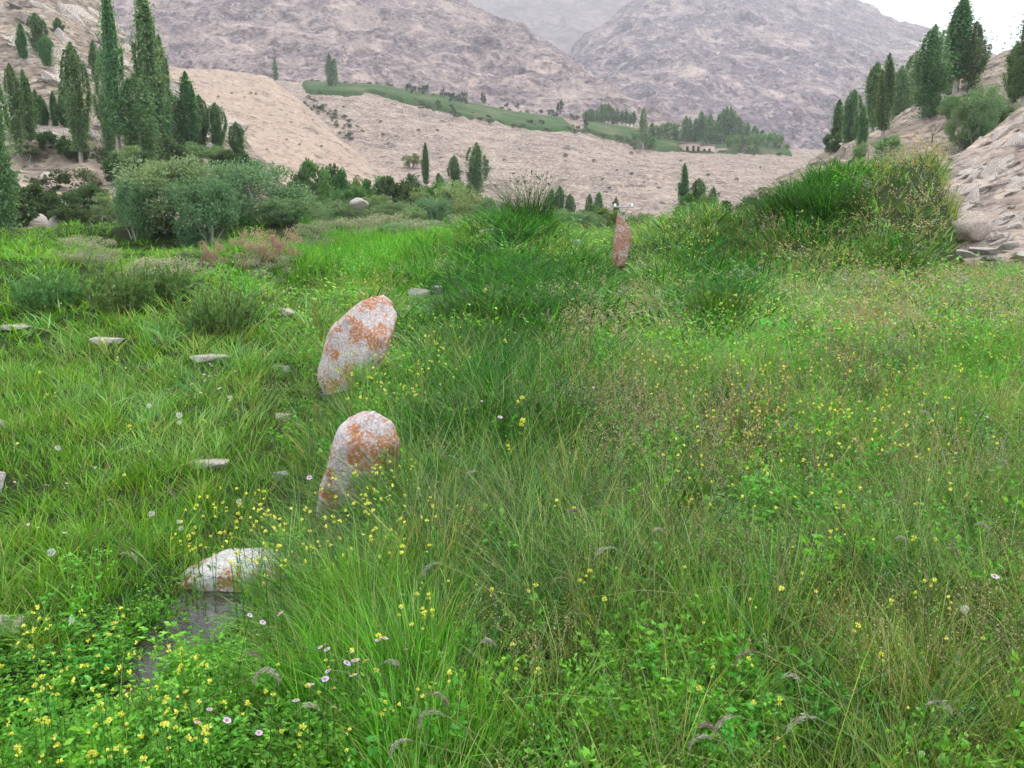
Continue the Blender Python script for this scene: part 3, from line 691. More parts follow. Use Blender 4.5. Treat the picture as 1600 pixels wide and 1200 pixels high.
# bare branching tree
def bare_tree():
    r = np.random.default_rng(5); parts = []
    def br(p, d, L, rad, k):
        q = p + d * L; parts.append(tube([p, p + d * L * .5 + r.normal(size=3) * L * .06, q], rad, rad * .6, 4))
        if k:
            for _ in range(3):
                e = d + r.normal(size=3) * .55; e[2] = abs(e[2]) * .8 + .1; e /= np.linalg.norm(e); br(q, e, L * .68, rad * .6, k - 1)
    br(np.zeros(3), np.array([.05, 0, 1]), .26, .03, 4)
    V, F = join(parts); return mesh_np('bare_tree', V, F, M['bark_dark'])
p = on_sheet('hillside_right', 1456, 226)
tag(link('bare_tree', bare_tree(), None, p, (0, 0, .4), (2.3, 2.3, 2.0)), 'small bare branching tree on pale ground below the right grove', 'bare tree')

# terrace trees far across the valley
def tp(u, vb):
    """point on the terrace"""
    a = np.array(A_LOW); b = np.array(A_UP)
    v0, v1 = np.interp(u, a[:, 0], a[:, 1]), np.interp(u, b[:, 0], b[:, 1]); d0, d1 = np.interp(u, a[:, 0], a[:, 2]), np.interp(u, b[:, 0], b[:, 2])
    k = np.clip((vb - v0) / (v1 - v0), -.15, 1.1); return at(u, vb, d0 + k * (d1 - d0)) + np.array([0, 0, .8])
for u, vt, vb, w, lab in ((516, 90, 143, 12, 'taller of the two poplars on the terrace end'), (524, 97, 143, 9, 'shorter of the two poplars on the terrace end')):
    poplar(u, vt, vb, w, None, lab, 'poplars on the far terrace', 'far', 0, tp(u, vb))
plant('distant_poplar', POP['far'][2], on_sheet('mountain_left', 431, 134), 44 / ppm(370), 12 / ppm(370) / .17, 'thin pale poplar alone above the tan foothill', 'poplar tree', 'poplars on the far terrace')
jn = [(638, 132, 151), (646, 136, 154), (658, 138, 154), (665, 134, 155), (692, 141, 158), (698, 146, 157), (706, 146, 168), (714, 152, 166), (720, 147, 169), (728, 154, 170), (726, 146, 160), (755, 148, 166),
      (756, 156, 166), (792, 164, 172), (809, 165, 174), (845, 174, 182), (860, 173, 185), (874, 161, 183), (877, 161, 175), (867, 177, 188), (685, 160, 174), (705, 166, 176), (892, 180, 190), (846, 190, 202), (828, 190, 201), (915, 190, 208)]
for i, (u, vt, vb) in enumerate(sorted(jn)):
    p = tp(u, vb); k = ppm(p[1])
    plant('juniper_tree', BUSH['juniper'][random.randrange(3)], p, (vb - vt) / k, 9.5 / k, ORD[i] + ' small dark tree from the left along the green terrace field', 'tree', 'small dark trees on the terrace field')
r = np.random.default_rng(8)
for i, u in enumerate((916, 923, 931, 939, 944, 950, 958, 964)):
    poplar(u, 166 + abs(u - 943) * .45 + r.uniform(-4, 6), 197, 12, None, ORD[i] + ' light green poplar from the left above the upper field', 'light green poplars above the upper field', 'far', r.integers(5), tp(u, 197))
for i, u in enumerate((972, 978, 984, 990)):
    poplar(u, 178 + r.uniform(-3, 4), 200, 8, None, ORD[i] + ' faint thin poplar from the left before the village grove', 'faint thin poplars', 'far', 2, tp(u, 200))
poplar(1004, 176, 236, 16, None, 'lone tall poplar at the near end of the village grove', 'village grove poplars', 'far', 1, tp(1004, 236))
for i, (u, vt) in enumerate(sorted(((1018, 200), (1094, 182), (1086, 192), (1101, 189), (1108, 186), (1116, 196), (1122, 184), (1128, 178), (1133, 180), (1139, 179), (1145, 184), (1151, 190), (1157, 196), (1070, 193), (1076, 196), (1166, 200), (1178, 203), (1190, 207)))):
    poplar(u, vt, 233 + (u % 7), 13, None, ORD[i] + ' poplar from the left in the village grove behind the mud house', 'village grove poplars', 'far', r.integers(5), tp(u, 233))
for i, (u, vt, vb, w) in enumerate(sorted(((1044, 191, 224, 36), (1030, 197, 226, 24), (1062, 198, 228, 28), (1082, 205, 232, 26), (1160, 212, 243, 32), (1180, 208, 241, 28), (1198, 206, 240, 24), (1212, 208, 240, 24), (1228, 226, 240, 12), (1010, 213, 236, 22), (992, 208, 232, 16), (1145, 215, 240, 24)))):
    p = tp(u, vb); k = ppm(p[1])
    plant('grove_tree', BUSH['grove'][r.integers(3)], p, (vb - vt) / k, 1.1 * w / k, ORD[i] + ' round leafy tree from the left in the village grove', 'tree', 'round trees of the village grove')
# scrub dots along terrace edges and on the slopes
def scrub(sheet_or_tp, u, vb, px, grp, lab):
    p = tp(u, vb) if sheet_or_tp is None else on_sheet(sheet_or_tp, u, vb); k = ppm(p[1])
    plant('scrub_bush', BUSH['scrub'][r.integers(3)], p, px * .8 / k, 1.2 * px / k, lab, 'bush', grp)
lowv = lambda u: np.interp(u, [a[0] for a in A_LOW], [a[1] for a in A_LOW]); upv = lambda u: np.interp(u, [a[0] for a in A_UP], [a[1] for a in A_UP])
for u in np.concatenate([r.uniform(470, 660, 26), r.uniform(655, 1000, 10)]):
    scrub(None, u, upv(u) + r.uniform(-1, 3), r.uniform(4, 9), 'scrub along the upper edge of the terrace', 'low dark bush lining the upper edge of the terrace field')
for u in np.concatenate([r.uniform(640, 780, 22), r.uniform(800, 1000, 34), r.uniform(1000, 1240, 14)]):
    scrub(None, u, lowv(u) - r.uniform(-3, 8), r.uniform(5, 11), 'scrub along the lower edge of the terrace', 'low dark bush lining the lower edge of the terrace')
for u in r.uniform(640, 1000, 40):
    scrub(None, u, lowv(u) + (upv(u) - lowv(u)) * r.uniform(.1, .8), r.uniform(3.5, 8), 'scrub on the terrace field', 'small dark bush standing on the open terrace field')
for _ in range(44):
    t = r.random(); u = 460 + 95 * t + r.normal() * 9; v = 148 + 62 * t + r.normal() * 9
    scrub('valley_slope', u, v, r.uniform(4, 10), 'scrub in the gully', 'dark bush in the stony gully below the terrace end')
for _ in range(40):
    u = r.uniform(480, 1230); v = r.uniform(lowv(u) + 8, 320)
    scrub('valley_slope', u, v, r.uniform(3, 7), 'scrub dotted on the scree', 'tiny bush dotted on the bare scree slope')
for _ in range(22):
    u = r.uniform(270, 520); v = r.uniform(140, 300)
    scrub('foothill', u, v, r.uniform(3, 6), 'scrub dotted on the foothill', 'tiny bush dotted on the tan foothill')

# ------------------------------------------------------------------ mud house on the terrace
M['mud'] = plain_mat('mud_plaster', (.44, .34, .26), .95, .2, 1.2)
M['mud_pale'] = plain_mat('pale_mud', (.55, .45, .37), .95, .15, 1.2)
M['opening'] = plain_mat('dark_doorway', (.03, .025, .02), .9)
M['roof_mud'] = plain_mat('roof_brush', (.20, .16, .12), .95, .3, 2)
def box_np(x0, x1, y0, y1, z0, z1):
    V = np.array([(x, y, z) for z in (z0, z1) for y in (y0, y1) for x in (x0, x1)], float)
    return V, np.array([(0, 2, 3, 1), (4, 5, 7, 6), (0, 1, 5, 4), (2, 6, 7, 3), (0, 4, 6, 2), (1, 3, 7, 5)])
hb = tp(1100, 241)
house = bpy.data.objects.new('mud_house', None); COL.objects.link(house); house.location = hb + np.array([0, 0, -1]); house.rotation_euler = (0, 0, .12)
tag(house, 'long low mud-brick house with dark doorways on the terrace edge', 'house')
def hpart(nm, b, mat): return link(nm, mesh_np(nm, *box_np(*b), mat), house)
hpart('wall', (-8, -1.5, 0, 5, 0, 3.9), M['mud']); hpart('wall', (-1.5, 4, .4, 5, -.6, 3.2), M['mud_pale']); hpart('wall', (4, 9, .8, 5, -1.4, 2.4), M['mud_pale'])
hpart('roof', (-8.4, -1.3, -.4, 5.3, 3.9, 4.25), M['roof_mud']); hpart('roof', (-1.3, 4.2, 0, 5.3, 3.2, 3.5), M['roof_mud']); hpart('roof', (4.2, 9.3, .4, 5.3, 2.4, 2.7), M['roof_mud'])
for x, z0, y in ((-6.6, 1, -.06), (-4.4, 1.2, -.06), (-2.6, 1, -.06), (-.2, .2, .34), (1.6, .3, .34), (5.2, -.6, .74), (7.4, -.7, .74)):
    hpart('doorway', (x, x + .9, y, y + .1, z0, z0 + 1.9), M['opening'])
# ------------------------------------------------------------------ power pole behind the red standing stone
M['steel'] = plain_mat('galvanised_steel', (.34, .36, .37), .5, .1, 10); M['porcelain'] = plain_mat('white_porcelain', (.8, .8, .8), .25, .05, 10)
pd = 30.0; pb = at(975, 300, pd); pb[2] = float(G(pb[0], pd))
pole = bpy.data.objects.new('power_pole', None); COL.objects.link(pole); pole.location = pb
tag(pole, 'power pole top with crossarm and two white insulators above the red standing stone', 'power pole')
topz = at(975, 318, pd)[2] - pb[2]; k = pd / FPX
V, F = tube([(0, 0, -.2), (0, 0, topz - 18 * k)], .05, .045, 8); link('post', mesh_np('post', V, F, M['steel'], True), pole)
for s in (-1, 1):
    V, F = tube([(s * 2 * k, 0, topz - 20 * k), (s * 8 * k, 0, topz - 3 * k)], .016, .016, 6); link('brace', mesh_np('brace', V, F, M['steel'], True), pole)
    V, F = tube([(s * 13 * k, 0, topz - 4 * k), (s * 13 * k, 0, topz - 2.4 * k), (s * 13 * k, 0, topz - 1.2 * k), (s * 13 * k, 0, topz)], .045, .02, 10); link('insulator', mesh_np('insulator', V, F, M['porcelain'], True), pole)
V, F = box_np(-15 * k, 15 * k, -.03, .03, topz - 6.2 * k, topz - 4.2 * k); link('crossarm', mesh_np('crossarm', V, F, M['steel']), pole)

# ------------------------------------------------------------------ boulders
GREY_PINK = (.42, .355, .335); ORANGE = (.40, .15, .045)
M['boulder'] = boulder_mat('lichen_boulder', GREY_PINK, ORANGE, .50, 2.0)
M['boulder_low'] = boulder_mat('lichen_low_boulder', (.48, .45, .43), ORANGE, .48, 2.0)
M['red_stone'] = boulder_mat('red_stone', (.30, .225, .18), (.30, .13, .07), .55, 1.5)
M['pale_stone'] = boulder_mat('pale_stone', (.35, .31, .26), None, 0, 2.0)
M['brown_stone'] = boulder_mat('brown_stone', (.30, .235, .185), None, 0, 1.0)
M['grey_stone'] = boulder_mat('grey_stone', (.27, .27, .28), None, 0, 3.0)
def outline_px(pts, c):
    """photo outline (pixels) around centre c -> [(angle, radius px)]"""
    return [(math.degrees(math.atan2(c[1] - v, u - c[0])), math.hypot(u - c[0], c[1] - v)) for u, v in pts]
def densify(pts, n=8):
    out = []
    for a, b in zip(pts, pts[1:] + pts[:1]):
        for k in range(n): out.append((a[0] + (b[0] - a[0]) * k / n, a[1] + (b[1] - a[1]) * k / n))
    return out
def shaped_rock(name, pts, c, vbase, depth, mat, label, seed, sub=5, rough=.12, d=None):
    if d is None: d = ground_hit(c[0], vbase)[1] + depth * .4
    p = at(c[0], c[1], d); k = math.hypot(d, p[2] - EYE) / FPX
    me = rock_mesh(name, seed, (1, 1, 1), mat, sub, rough, outline=[(a, q * k) for a, q in outline_px(densify(pts), c)]) if False else None
    import bmesh
    bm = bmesh.new(); bmesh.ops.create_icosphere(bm, subdivisions=sub, radius=1)
    V = np.array([v.co for v in bm.verts]); F = np.array([[w.index for w in f.verts] for f in bm.faces]); bm.free()
    ol = sorted([(a % 360, q * k) for a, q in outline_px(densify(pts), c)]); ol = [(ol[-1][0] - 360, ol[-1][1])] + ol + [(ol[0][0] + 360, ol[0][1])]
    th = np.degrees(np.arctan2(V[:, 2], V[:, 0])) % 360; rad = np.interp(th, [a for a, _ in ol], [q for _, q in ol])
    rho = np.clip(np.sqrt(V[:, 0] ** 2 + V[:, 2] ** 2), 0, 1); rr = rho ** .62
    y = V[:, 1] * depth * .5
    P = np.stack([np.cos(np.radians(th)) * rad * rr, y, np.sin(np.radians(th)) * rad * rr], 1)
    mean = float(np.mean([q for _, q in ol]))
    r = np.random.default_rng(seed)
    for _ in range(14):
        n = r.normal(size=3) * np.array([.5, 1.3, .4]); n /= np.linalg.norm(n); dd = np.quantile(P @ n, r.uniform(.84, .97))
        q = np.clip(P @ n - dd, 0, None); P = P - q[:, None] * n * .85
    P = P + V * (fbm(P / mean * 1.6 + seed, 4, seed) * rough * mean * .7 + fbm(P / mean * 6 + seed, 4, seed + 3, .6, True) * rough * mean * .22)[:, None]
    o = link(name, mesh_np(name, P, F, mat, True), None, p, (-.12, 0, 0))
    return tag(o, label, 'boulder')
shaped_rock('boulder', [(486, 650), (494, 609), (500, 574), (511, 535), (521, 512), (543, 488), (570, 468), (598, 456), (612, 466), (620, 492), (612, 530), (596, 570), (575, 650)], (553, 540), 604, .62, M['boulder'],
            'leaning white boulder with orange lichen, farther of two alike', 12)
shaped_rock('boulder', [(482, 850), (494, 793), (500, 757), (511, 715), (520, 688), (537, 660), (568, 640), (602, 630), (618, 648), (628, 685), (618, 720), (598, 765), (575, 850)], (553, 722), 796, .46, M['boulder'],
            'lichen-spotted white boulder with orange patches, nearer of two alike', 31)
shaped_rock('boulder', [(256, 960), (266, 922), (300, 890), (356, 866), (420, 860), (458, 876), (468, 915), (456, 970), (400, 1015), (290, 1015)], (360, 930), 945, .5, M['boulder_low'],
            'low rounded boulder with orange lichen beside the ditch', 45)
shaped_rock('boulder', [(-60, 990), (-30, 966), (10, 962), (44, 974), (56, 998), (30, 1030), (-30, 1030)], (0, 995), 1005, .25, M['pale_stone'], 'pale flat boulder cut off by the left edge above the flowers', 52, 4)
shaped_rock('standing_stone', [(955, 420), (960, 375), (964, 334), (976, 326), (988, 340), (984, 380), (976, 420)], (970, 380), 415, .4, M['red_stone'], 'narrow reddish standing stone below the power pole', 61, 4, d=16.2)
def small_rock(u, v, w, h, lab, mat='pale_stone', seed=0, lift=.35, name='stone', cat='stone', d=None, smooth=False):
    p = ground_hit(u, v + h * .5) if d is None else at(u, v, d); k = math.hypot(p[1], p[2] - EYE) / FPX
    me = hull_rock(500 + seed, (w * k * .56, w * k * .34, h * k * .45 + .012), M[mat], 16) if not smooth else rock_mesh(name, 500 + seed, (w * k * .58, w * k * .42, h * k * .7), M[mat], 4, .25)
    return tag(link(name, me, None, p + np.array([0, 0, h * k * lift * .3 + .02]) if d is None else p, (0, 0, random.uniform(-.4, .4))), lab, cat)
SR = [(656, 455, 34, 24, 'rounded pale stone, biggest of three above the farther boulder', 'pale_stone'), (685, 450, 24, 22, 'grey pale stone in the middle of the three', 'grey_stone'), (695, 440, 22, 22, 'pale stone with upright top at the end of the three', 'pale_stone'),
      (632, 514, 30, 18, 'cracked pale stone beside the farther boulder', 'pale_stone'), (590, 537, 34, 16, 'grey stone half sunk below the farther boulder', 'pale_stone'), (616, 530, 12, 14, 'little grey stone between two pale stones', 'pale_stone'),
      (444, 487, 36, 14, 'pale rough stone in grass left of the farther boulder', 'pale_stone'), (446, 653, 34, 14, 'pale rough stone in grass left of the nearer boulder', 'pale_stone'),
      (328, 562, 62, 9, 'long flat pale stone lying in the green slope, middle one', 'pale_stone'), (330, 728, 58, 9, 'long flat pale stone nearest the nearer boulder', 'pale_stone'), (170, 535, 52, 8, 'long flat pale stone higher up the green slope', 'pale_stone'),
      (24, 511, 52, 8, 'flat pale stone near the left edge of the slope', 'pale_stone'), (438, 578, 30, 16, 'blue-grey stone in the upper grass hollow', 'grey_stone'), (438, 746, 30, 16, 'blue-grey stone in the lower grass hollow', 'grey_stone'),
      (608, 820, 24, 12, 'small grey stone in grass right of the nearer boulder', 'pale_stone'), (-4, 745, 30, 40, 'brown pale rock at the left edge of the slope', 'pale_stone'), (6, 662, 26, 16, 'small pale rock higher on the left edge', 'pale_stone'),
      (782, 361, 62, 8, 'long flat pale stone at the foot of the grassy hump', 'pale_stone'), (895, 378, 26, 14, 'blue-grey stone left of the red standing stone', 'grey_stone'), (1062, 330, 40, 14, 'pale rock on the flowery bank', 'pale_stone'), (1094, 314, 26, 18, 'pale rock on top of the flowery bank', 'pale_stone'),
      (1200, 1010, 0, 0, '', '')]
for i, (u, v, w, h, lab, mt) in enumerate(SR):
    if w: small_rock(u, v, w, h, lab, mt, i)
small_rock(562, 318, 26, 13, 'pale boulder among the bushes at the back of the meadow', 'pale_stone', 40, name='boulder', cat='boulder', d=33, smooth=True)
small_rock(1508, 357, 74, 40, 'big smooth brown boulder at the foot of the rocky slope', 'brown_stone', 41, name='boulder', cat='boulder', d=21.5, smooth=True)
for i, (u, v, w, h, lab) in enumerate(((1500, 398, 46, 16, 'white stone at the low end of the pale stone line'), (1537, 392, 40, 14, 'white stone in the pale stone line beside the brown boulder'), (1572, 382, 50, 18, 'largest white stone in the pale line'), (1598, 400, 40, 16, 'white stone at the right edge of the pale line'), (1550, 405, 30, 10, 'small white stone in front of the pale line'))):
    small_rock(u, v, w, h, lab, 'pale_stone', 50 + i, d=19.5)
for i, (u, v, w, h, lab) in enumerate(((52, 350, 40, 30, 'grey rock with pale face under the dark hillside shrub'), (92, 358, 26, 40, 'upright brown rock under the dark hillside shrub'), (40, 388, 44, 20, 'rusty rock on the bank near the left edge'), (14, 410, 40, 22, 'brown earthy rock by the left edge poplar'), (322, 70 + 160, 40, 14, 'pale outcrop between the small poplar groups'))):
    p = on_sheet('hillside_left', u, v); k = p[1] / FPX
    tag(link('rock', rock_mesh('rock', 700 + i, (w * k * .6, w * k * .5, h * k * .65), M['pale_stone'], 3, .3), None, p, (0, .3, .3)), lab, 'rock')

# ------------------------------------------------------------------ ditch water
M['water'] = None
mw, tw, ow = mat_base('ditch_water')
pw = N(tw, 'ShaderNodeBsdfPrincipled'); pw.inputs['Roughness'].default_value = .12; pw.inputs['Base Color'].default_value = (.035, .03, .024, 1)
bw = N(tw, 'ShaderNodeBump'); bw.inputs['Strength'].default_value = .5; bw.inputs['Distance'].default_value = .02
gw = N(tw, 'ShaderNodeNewGeometry'); tw.links.new(noise(tw, gw.outputs['Position'], 14, 4), bw.inputs['Height']); tw.links.new(bw.outputs[0], pw.inputs['Normal']); tw.links.new(pw.outputs[0], ow.inputs[0])
D = np.array(DITCH[:5]); kk = np.linspace(0, 4, 60); D = np.stack([np.interp(kk, range(5), D[:, 0]), np.interp(kk, range(5), D[:, 1])], 1)
tn = np.gradient(D, axis=0); tn /= np.linalg.norm(tn, axis=1, keepdims=True); nr = np.stack([-tn[:, 1], tn[:, 0]], 1)
wz = G(D[:, 0], D[:, 1]) + .045
V = np.concatenate([np.c_[D - nr * .19, wz], np.c_[D + nr * .19, wz]]); i = np.arange(59); F = np.stack([i, i + 1, i + 61, i + 60], -1)
tag(link('water', mesh_np('water', V, F, mw, True)), kind='structure')

# ------------------------------------------------------------------ grass and herbs (instanced tufts)
def blades(n, h, spread, lean, curl, width, cols, rng, rows=(0, .3, .58, .82, 1.0), bias=(0, 0)):
    """n curved tapering blades -> verts, faces(list), colours"""
    H = rng.uniform(h[0], h[1], n); a = rng.uniform(0, 2 * np.pi, n); b = rng.random(n) ** .6 * spread
    ox, oy = np.cos(a) * b, np.sin(a) * b
    da = a + rng.normal(0, .9, n); le = np.abs(rng.normal(lean, lean * .5, n)); cu = np.abs(rng.normal(curl, curl * .6, n))
    dx, dy = np.cos(da) + bias[0], np.sin(da) + bias[1]
    W = rng.uniform(width * .6, width * 1.35, n)
    c = np.array(cols)[rng.integers(0, len(cols), n)] * rng.uniform(.55, 1.45, n)[:, None]
    sa = rng.uniform(0, np.pi, n); sx, sy = np.cos(sa), np.sin(sa)
    V = []
    for t in rows[:-1]:
        off = H * (le * t + cu * t ** 2.2); z = H * t * (1 - .33 * np.clip(cu, 0, 1.4) * t ** 1.6)
        w = W * (1 - t ** 2.2) * .5 + W * .05
        cx, cy = ox + dx * off, oy + dy * off
        V += [np.stack([cx - sx * w, cy - sy * w, z], 1), np.stack([cx + sx * w, cy + sy * w, z], 1)]
    off = H * (le + cu); z = H * (1 - .33 * np.clip(cu, 0, 1.4))
    V.append(np.stack([ox + dx * off, oy + dy * off, z], 1))
    m = len(V); V = np.stack(V, 1).reshape(-1, 3); C = np.repeat(c, m, 0)
    base = np.arange(n)[:, None] * m
    Q = np.concatenate([base + np.array([2 * k, 2 * k + 1, 2 * k + 3, 2 * k + 2]) for k in range(len(rows) - 2)])
    k = len(rows) - 2; T = base + np.array([2 * k, 2 * k + 1, 2 * k + 2])
    return V, Q, T, C
class MB:
    def __init__(s): s.V, s.Q, s.T, s.C, s.n = [], [], [], [], 0
    def add(s, V, Q, T, C):
        s.V.append(V); s.C.append(np.broadcast_to(C, (len(V), 3)))
        if Q is not None and len(Q): s.Q.append(np.asarray(Q) + s.n)
        if T is not None and len(T): s.T.append(np.asarray(T) + s.n)
        s.n += len(V); return s
    def mesh(s, name, mat):
        f = []
        if s.Q: f.append(np.concatenate(s.Q))
        if s.T: f.append(np.concatenate(s.T))
        return mesh_np(name, np.concatenate(s.V), f, mat, False, np.concatenate(s.C))
GRASS_MAT = leaf_mat('grass_blade', (1, 1, 1), True, .38, .28, .5, .022)
FLOWER_MAT = leaf_mat('petal', (1, 1, 1), True, .25, .10, .6, .006)
GR = [(.115, .235, .028), (.085, .19, .02), (.16, .28, .045), (.21, .285, .08)]
GB = [(.105, .27, .020), (.078, .22, .015), (.15, .315, .036)]
GD = [(.016, .058, .006), (.024, .08, .008), (.042, .12, .012)]  # deep greens: shade of the dark clumps put into the blade colour
GO = [(.135, .19, .035), (.18, .175, .055), (.09, .175, .022), (.25, .20, .09)]
DRY = [(.36, .28, .16), (.28, .22, .12)]
BR = [(.50, .31, .245), (.42, .25, .19), (.55, .39, .30)]
PALE = [(.21, .305, .085), (.17, .275, .065), (.30, .34, .15)]
def leaflets(c, size, rng, cols, aspect=.5, up=.25, dirs=None):
    V, F = leaf_quads(c, size, rng, up, aspect, dirs); C = np.repeat(np.array(cols)[rng.integers(0, len(cols), len(c))] * rng.uniform(.8, 1.25, len(c))[:, None], 4, 0)
    return V, F, None, C
ROWS = ((0, .4, .75, 1.0), (0, .45, .8, 1.0), (0, .55, 1.0))
def p_grass(seed, lod, cols, n=46, h=(.14, .40), spread=.09, lean=.25, curl=.35, width=.0042, dry=2, bias=(0, 0)):
    r = np.random.default_rng(seed); m = MB(); q = (1, .55, .27)[lod]; w = width * (1, 1.35, 2.3)[lod]
    m.add(*blades(int(n * q), h, spread, lean, curl, w, cols, r, ROWS[lod], bias))
    if lod < 2 and dry != 9: m.add(*blades(int((2 if dry == 1 else 8) * q), (h[1] * .9, h[1] * 1.35), spread, lean * .8, curl * .6, w * .5, PALE + DRY[:1], r, ROWS[lod]))
    nd = 0 if dry == 9 else int(round(dry * q + .2))
    if nd: m.add(*blades(nd, h, spread, lean, curl, w * .8, DRY, r, ROWS[lod]))
    return m
def p_herb(seed, lod, cols, stems=7, h=.34, leaf=.020, spread=.08):
    """alfalfa-like: leafy stems with trifoliate leaflets"""
    r = np.random.default_rng(seed); m = MB(); stems = (stems, 5, 4)[lod]; leaf = leaf * (1, 1.35, 2.0)[lod] * r.uniform(.75, 1.5)
    for _ in range(stems):
        a = r.uniform(0, 6.28); d = np.array([math.cos(a), math.sin(a), 0]); H = h * r.uniform(.55, 1.1); L = r.uniform(.15, .5)
        o = d * r.random() * spread; t = np.linspace(0, 1, 3)
        if lod < 2:
            P = o + d * (H * L * t ** 1.4)[:, None] + np.array([0, 0, 1]) * (H * t)[:, None]
            V, F = tube(P, .0018, .0008, 3); m.add(V, F, None, np.array(cols[0]) * .9)
        k = (12, 7, 6)[lod]; tt = r.uniform(.2, 1.0, k)
        c = o + d * (H * L * tt ** 1.4)[:, None] + np.array([0, 0, 1]) * (H * tt)[:, None]
        out = r.normal(size=(k, 3)); out[:, 2] = np.abs(out[:, 2]) * .5; out /= np.linalg.norm(out, axis=1, keepdims=True)
        c = c + out * leaf * 1.1
        for q in range((3, 3, 1)[lod]):
            dd = out + r.normal(size=(k, 3)) * .5
            m.add(*leaflets(c + dd * leaf * .45, leaf * r.uniform(.7, 1.2, k), r, cols, .48, .1, dd))
    return m
def p_panicle(seed, lod, n=9, h=(.28, .46), cols=BR, green=12, dens=42):
    """fine grass with airy brown-pink seed heads"""
    r = np.random.default_rng(seed); m = MB(); n = (n, 7, 5)[lod]; dens = (22, 11, 6)[lod]; g = (1.25, 2.2, 4.2)[lod]
    m.add(*blades((green, 7, 4)[lod], (.1, .28), .08, .3, .4, .0035 * g, GO, r, ROWS[lod]))
    for _ in range(n):
        a = r.uniform(0, 6.28); d = np.array([math.cos(a), math.sin(a), 0]); H = r.uniform(*h); L = r.uniform(.05, .35); o = d * r.random() * .07
        t = np.linspace(0, 1, 3); P = o + d * (H * L * t ** 1.6)[:, None] + np.array([0, 0, 1]) * (H * t)[:, None]
        if lod < 2:
            V, F = tube(P, .0010, .0005, 3); m.add(V, F, None, np.array((.20, .17, .07)))
        k = dens; tt = r.uniform(.58, 1.02, k); R = .034 * (1.08 - tt) / .5 * 1.3
        q = r.uniform(0, 6.28, k); rr = r.random(k) ** .5
        c = o + d * (H * L * tt ** 1.6)[:, None] + np.array([0, 0, 1]) * (H * tt)[:, None] + np.stack([np.cos(q) * R * rr, np.sin(q) * R * rr, r.normal(0, .006, k)], 1)
        m.add(*leaflets(c, r.uniform(.0040, .0085, k) * g, r, cols, .45, .6))
    return m
def nod_head(r, H, L, head=.085, col=(.42, .39, .33), k=60, ns=8):
    """one stem with a drooping feathery seed head (unit x direction)"""
    t = np.linspace(0, 1, ns)
    P = np.stack([H * L * t ** 2.4, np.zeros(ns), H * t * (1 - .10 * t ** 4)], 1)
    stem = tube(P, .0016, .0009, 3)
    a = math.atan2(P[-1, 2] - P[-2, 2], P[-1, 0] - P[-2, 0]); pts = [P[-1]]
    for _ in range(9):
        a -= .22 * r.uniform(.6, 1.3); pts.append(pts[-1] + np.array([math.cos(a), 0, math.sin(a)]) * head / 9)
    pts = np.array(pts); tt = r.uniform(0, 9, k); i0 = np.minimum(tt.astype(int), 8); f = (tt - i0)[:, None]
    c = pts[i0] * (1 - f) + pts[i0 + 1] * f; dr = pts[i0 + 1] - pts[i0]; dr /= np.linalg.norm(dr, axis=1, keepdims=True)
    w = .0035 * np.sin(np.clip((tt + .6) / 10, 0, 1) * np.pi)[:, None]
    c = c + r.normal(size=(k, 3)) * w
    V2, F2 = leaf_quads(c, r.uniform(.008, .016, k), r, 0, .18, dr * 2.6)
    return stem, (V2, F2), np.repeat(np.array(col)[None] * r.uniform(.55, 1.25, k)[:, None], 4, 0)
def p_nod(seed, lod, n=2):
    r = np.random.default_rng(seed); m = MB()
    for _ in range(n):
        (V, F), (V2, F2), C2 = nod_head(r, r.uniform(.26, .44), r.uniform(.3, .8), r.uniform(.05, .085), (.27, .25, .17), (36, 22, 8)[lod], 5); q = r.uniform(0, 6.28); R = np.array([[math.cos(q), -math.sin(q), 0], [math.sin(q), math.cos(q), 0], [0, 0, 1]])
        o = np.array([r.normal() * .03, r.normal() * .03, 0])
        m.add(V @ R.T + o, F, None, np.array((.17, .22, .07))); m.add(V2 @ R.T + o, F2, None, C2)
    m.add(*blades((12, 8, 5)[lod], (.1, .3), .06, .3, .4, .0038 * (1, 1.4, 2.3)[lod], GR, r, ROWS[lod])); return m
HERB = [(.080, .24, .024), (.058, .19, .018), (.125, .29, .042)]
SPEC = {
 'fine': lambda i, l: p_grass(i, l, GR, 37, width=.0048), 'short': lambda i, l: p_grass(20 + i, l, GB, 35, (.07, .24), .10, .22, .3, .0048, 1),
 'lush': lambda i, l: p_grass(40 + i, l, GB, 74, (.24, .46), .08, .14, .22, .0036, 0), 'olive': lambda i, l: p_grass(60 + i, l, GO + GD, 44, (.22, .46), .08, .30, .40, .0040, 3, (-.45, .1)),
 'dark': lambda i, l: p_grass(80 + i, l, GD + GD + GB[1:2], 64, (.20, .50), .11, .20, .45, .0062, 9), 'herb': lambda i, l: p_herb(100 + i, l, HERB), 'panicle': lambda i, l: p_panicle(120 + i, l),
 'pale': lambda i, l: p_grass(140 + i, l, PALE, 48, (.12, .34), .10, .3, .35, .0042, 3), 'nod': lambda i, l: p_nod(160 + i, l)}
NVAR = 6
def hue_jit(C, j):
    """shift colours towards yellow (j>0) or blue-green (j<0)"""
    return np.clip(C * np.stack([.86 * (1 + .35 * j), 1.08 * (1 + .06 * j), .85 * (1 - .25 * j)], -1), 0, 1)
TRI = [0]
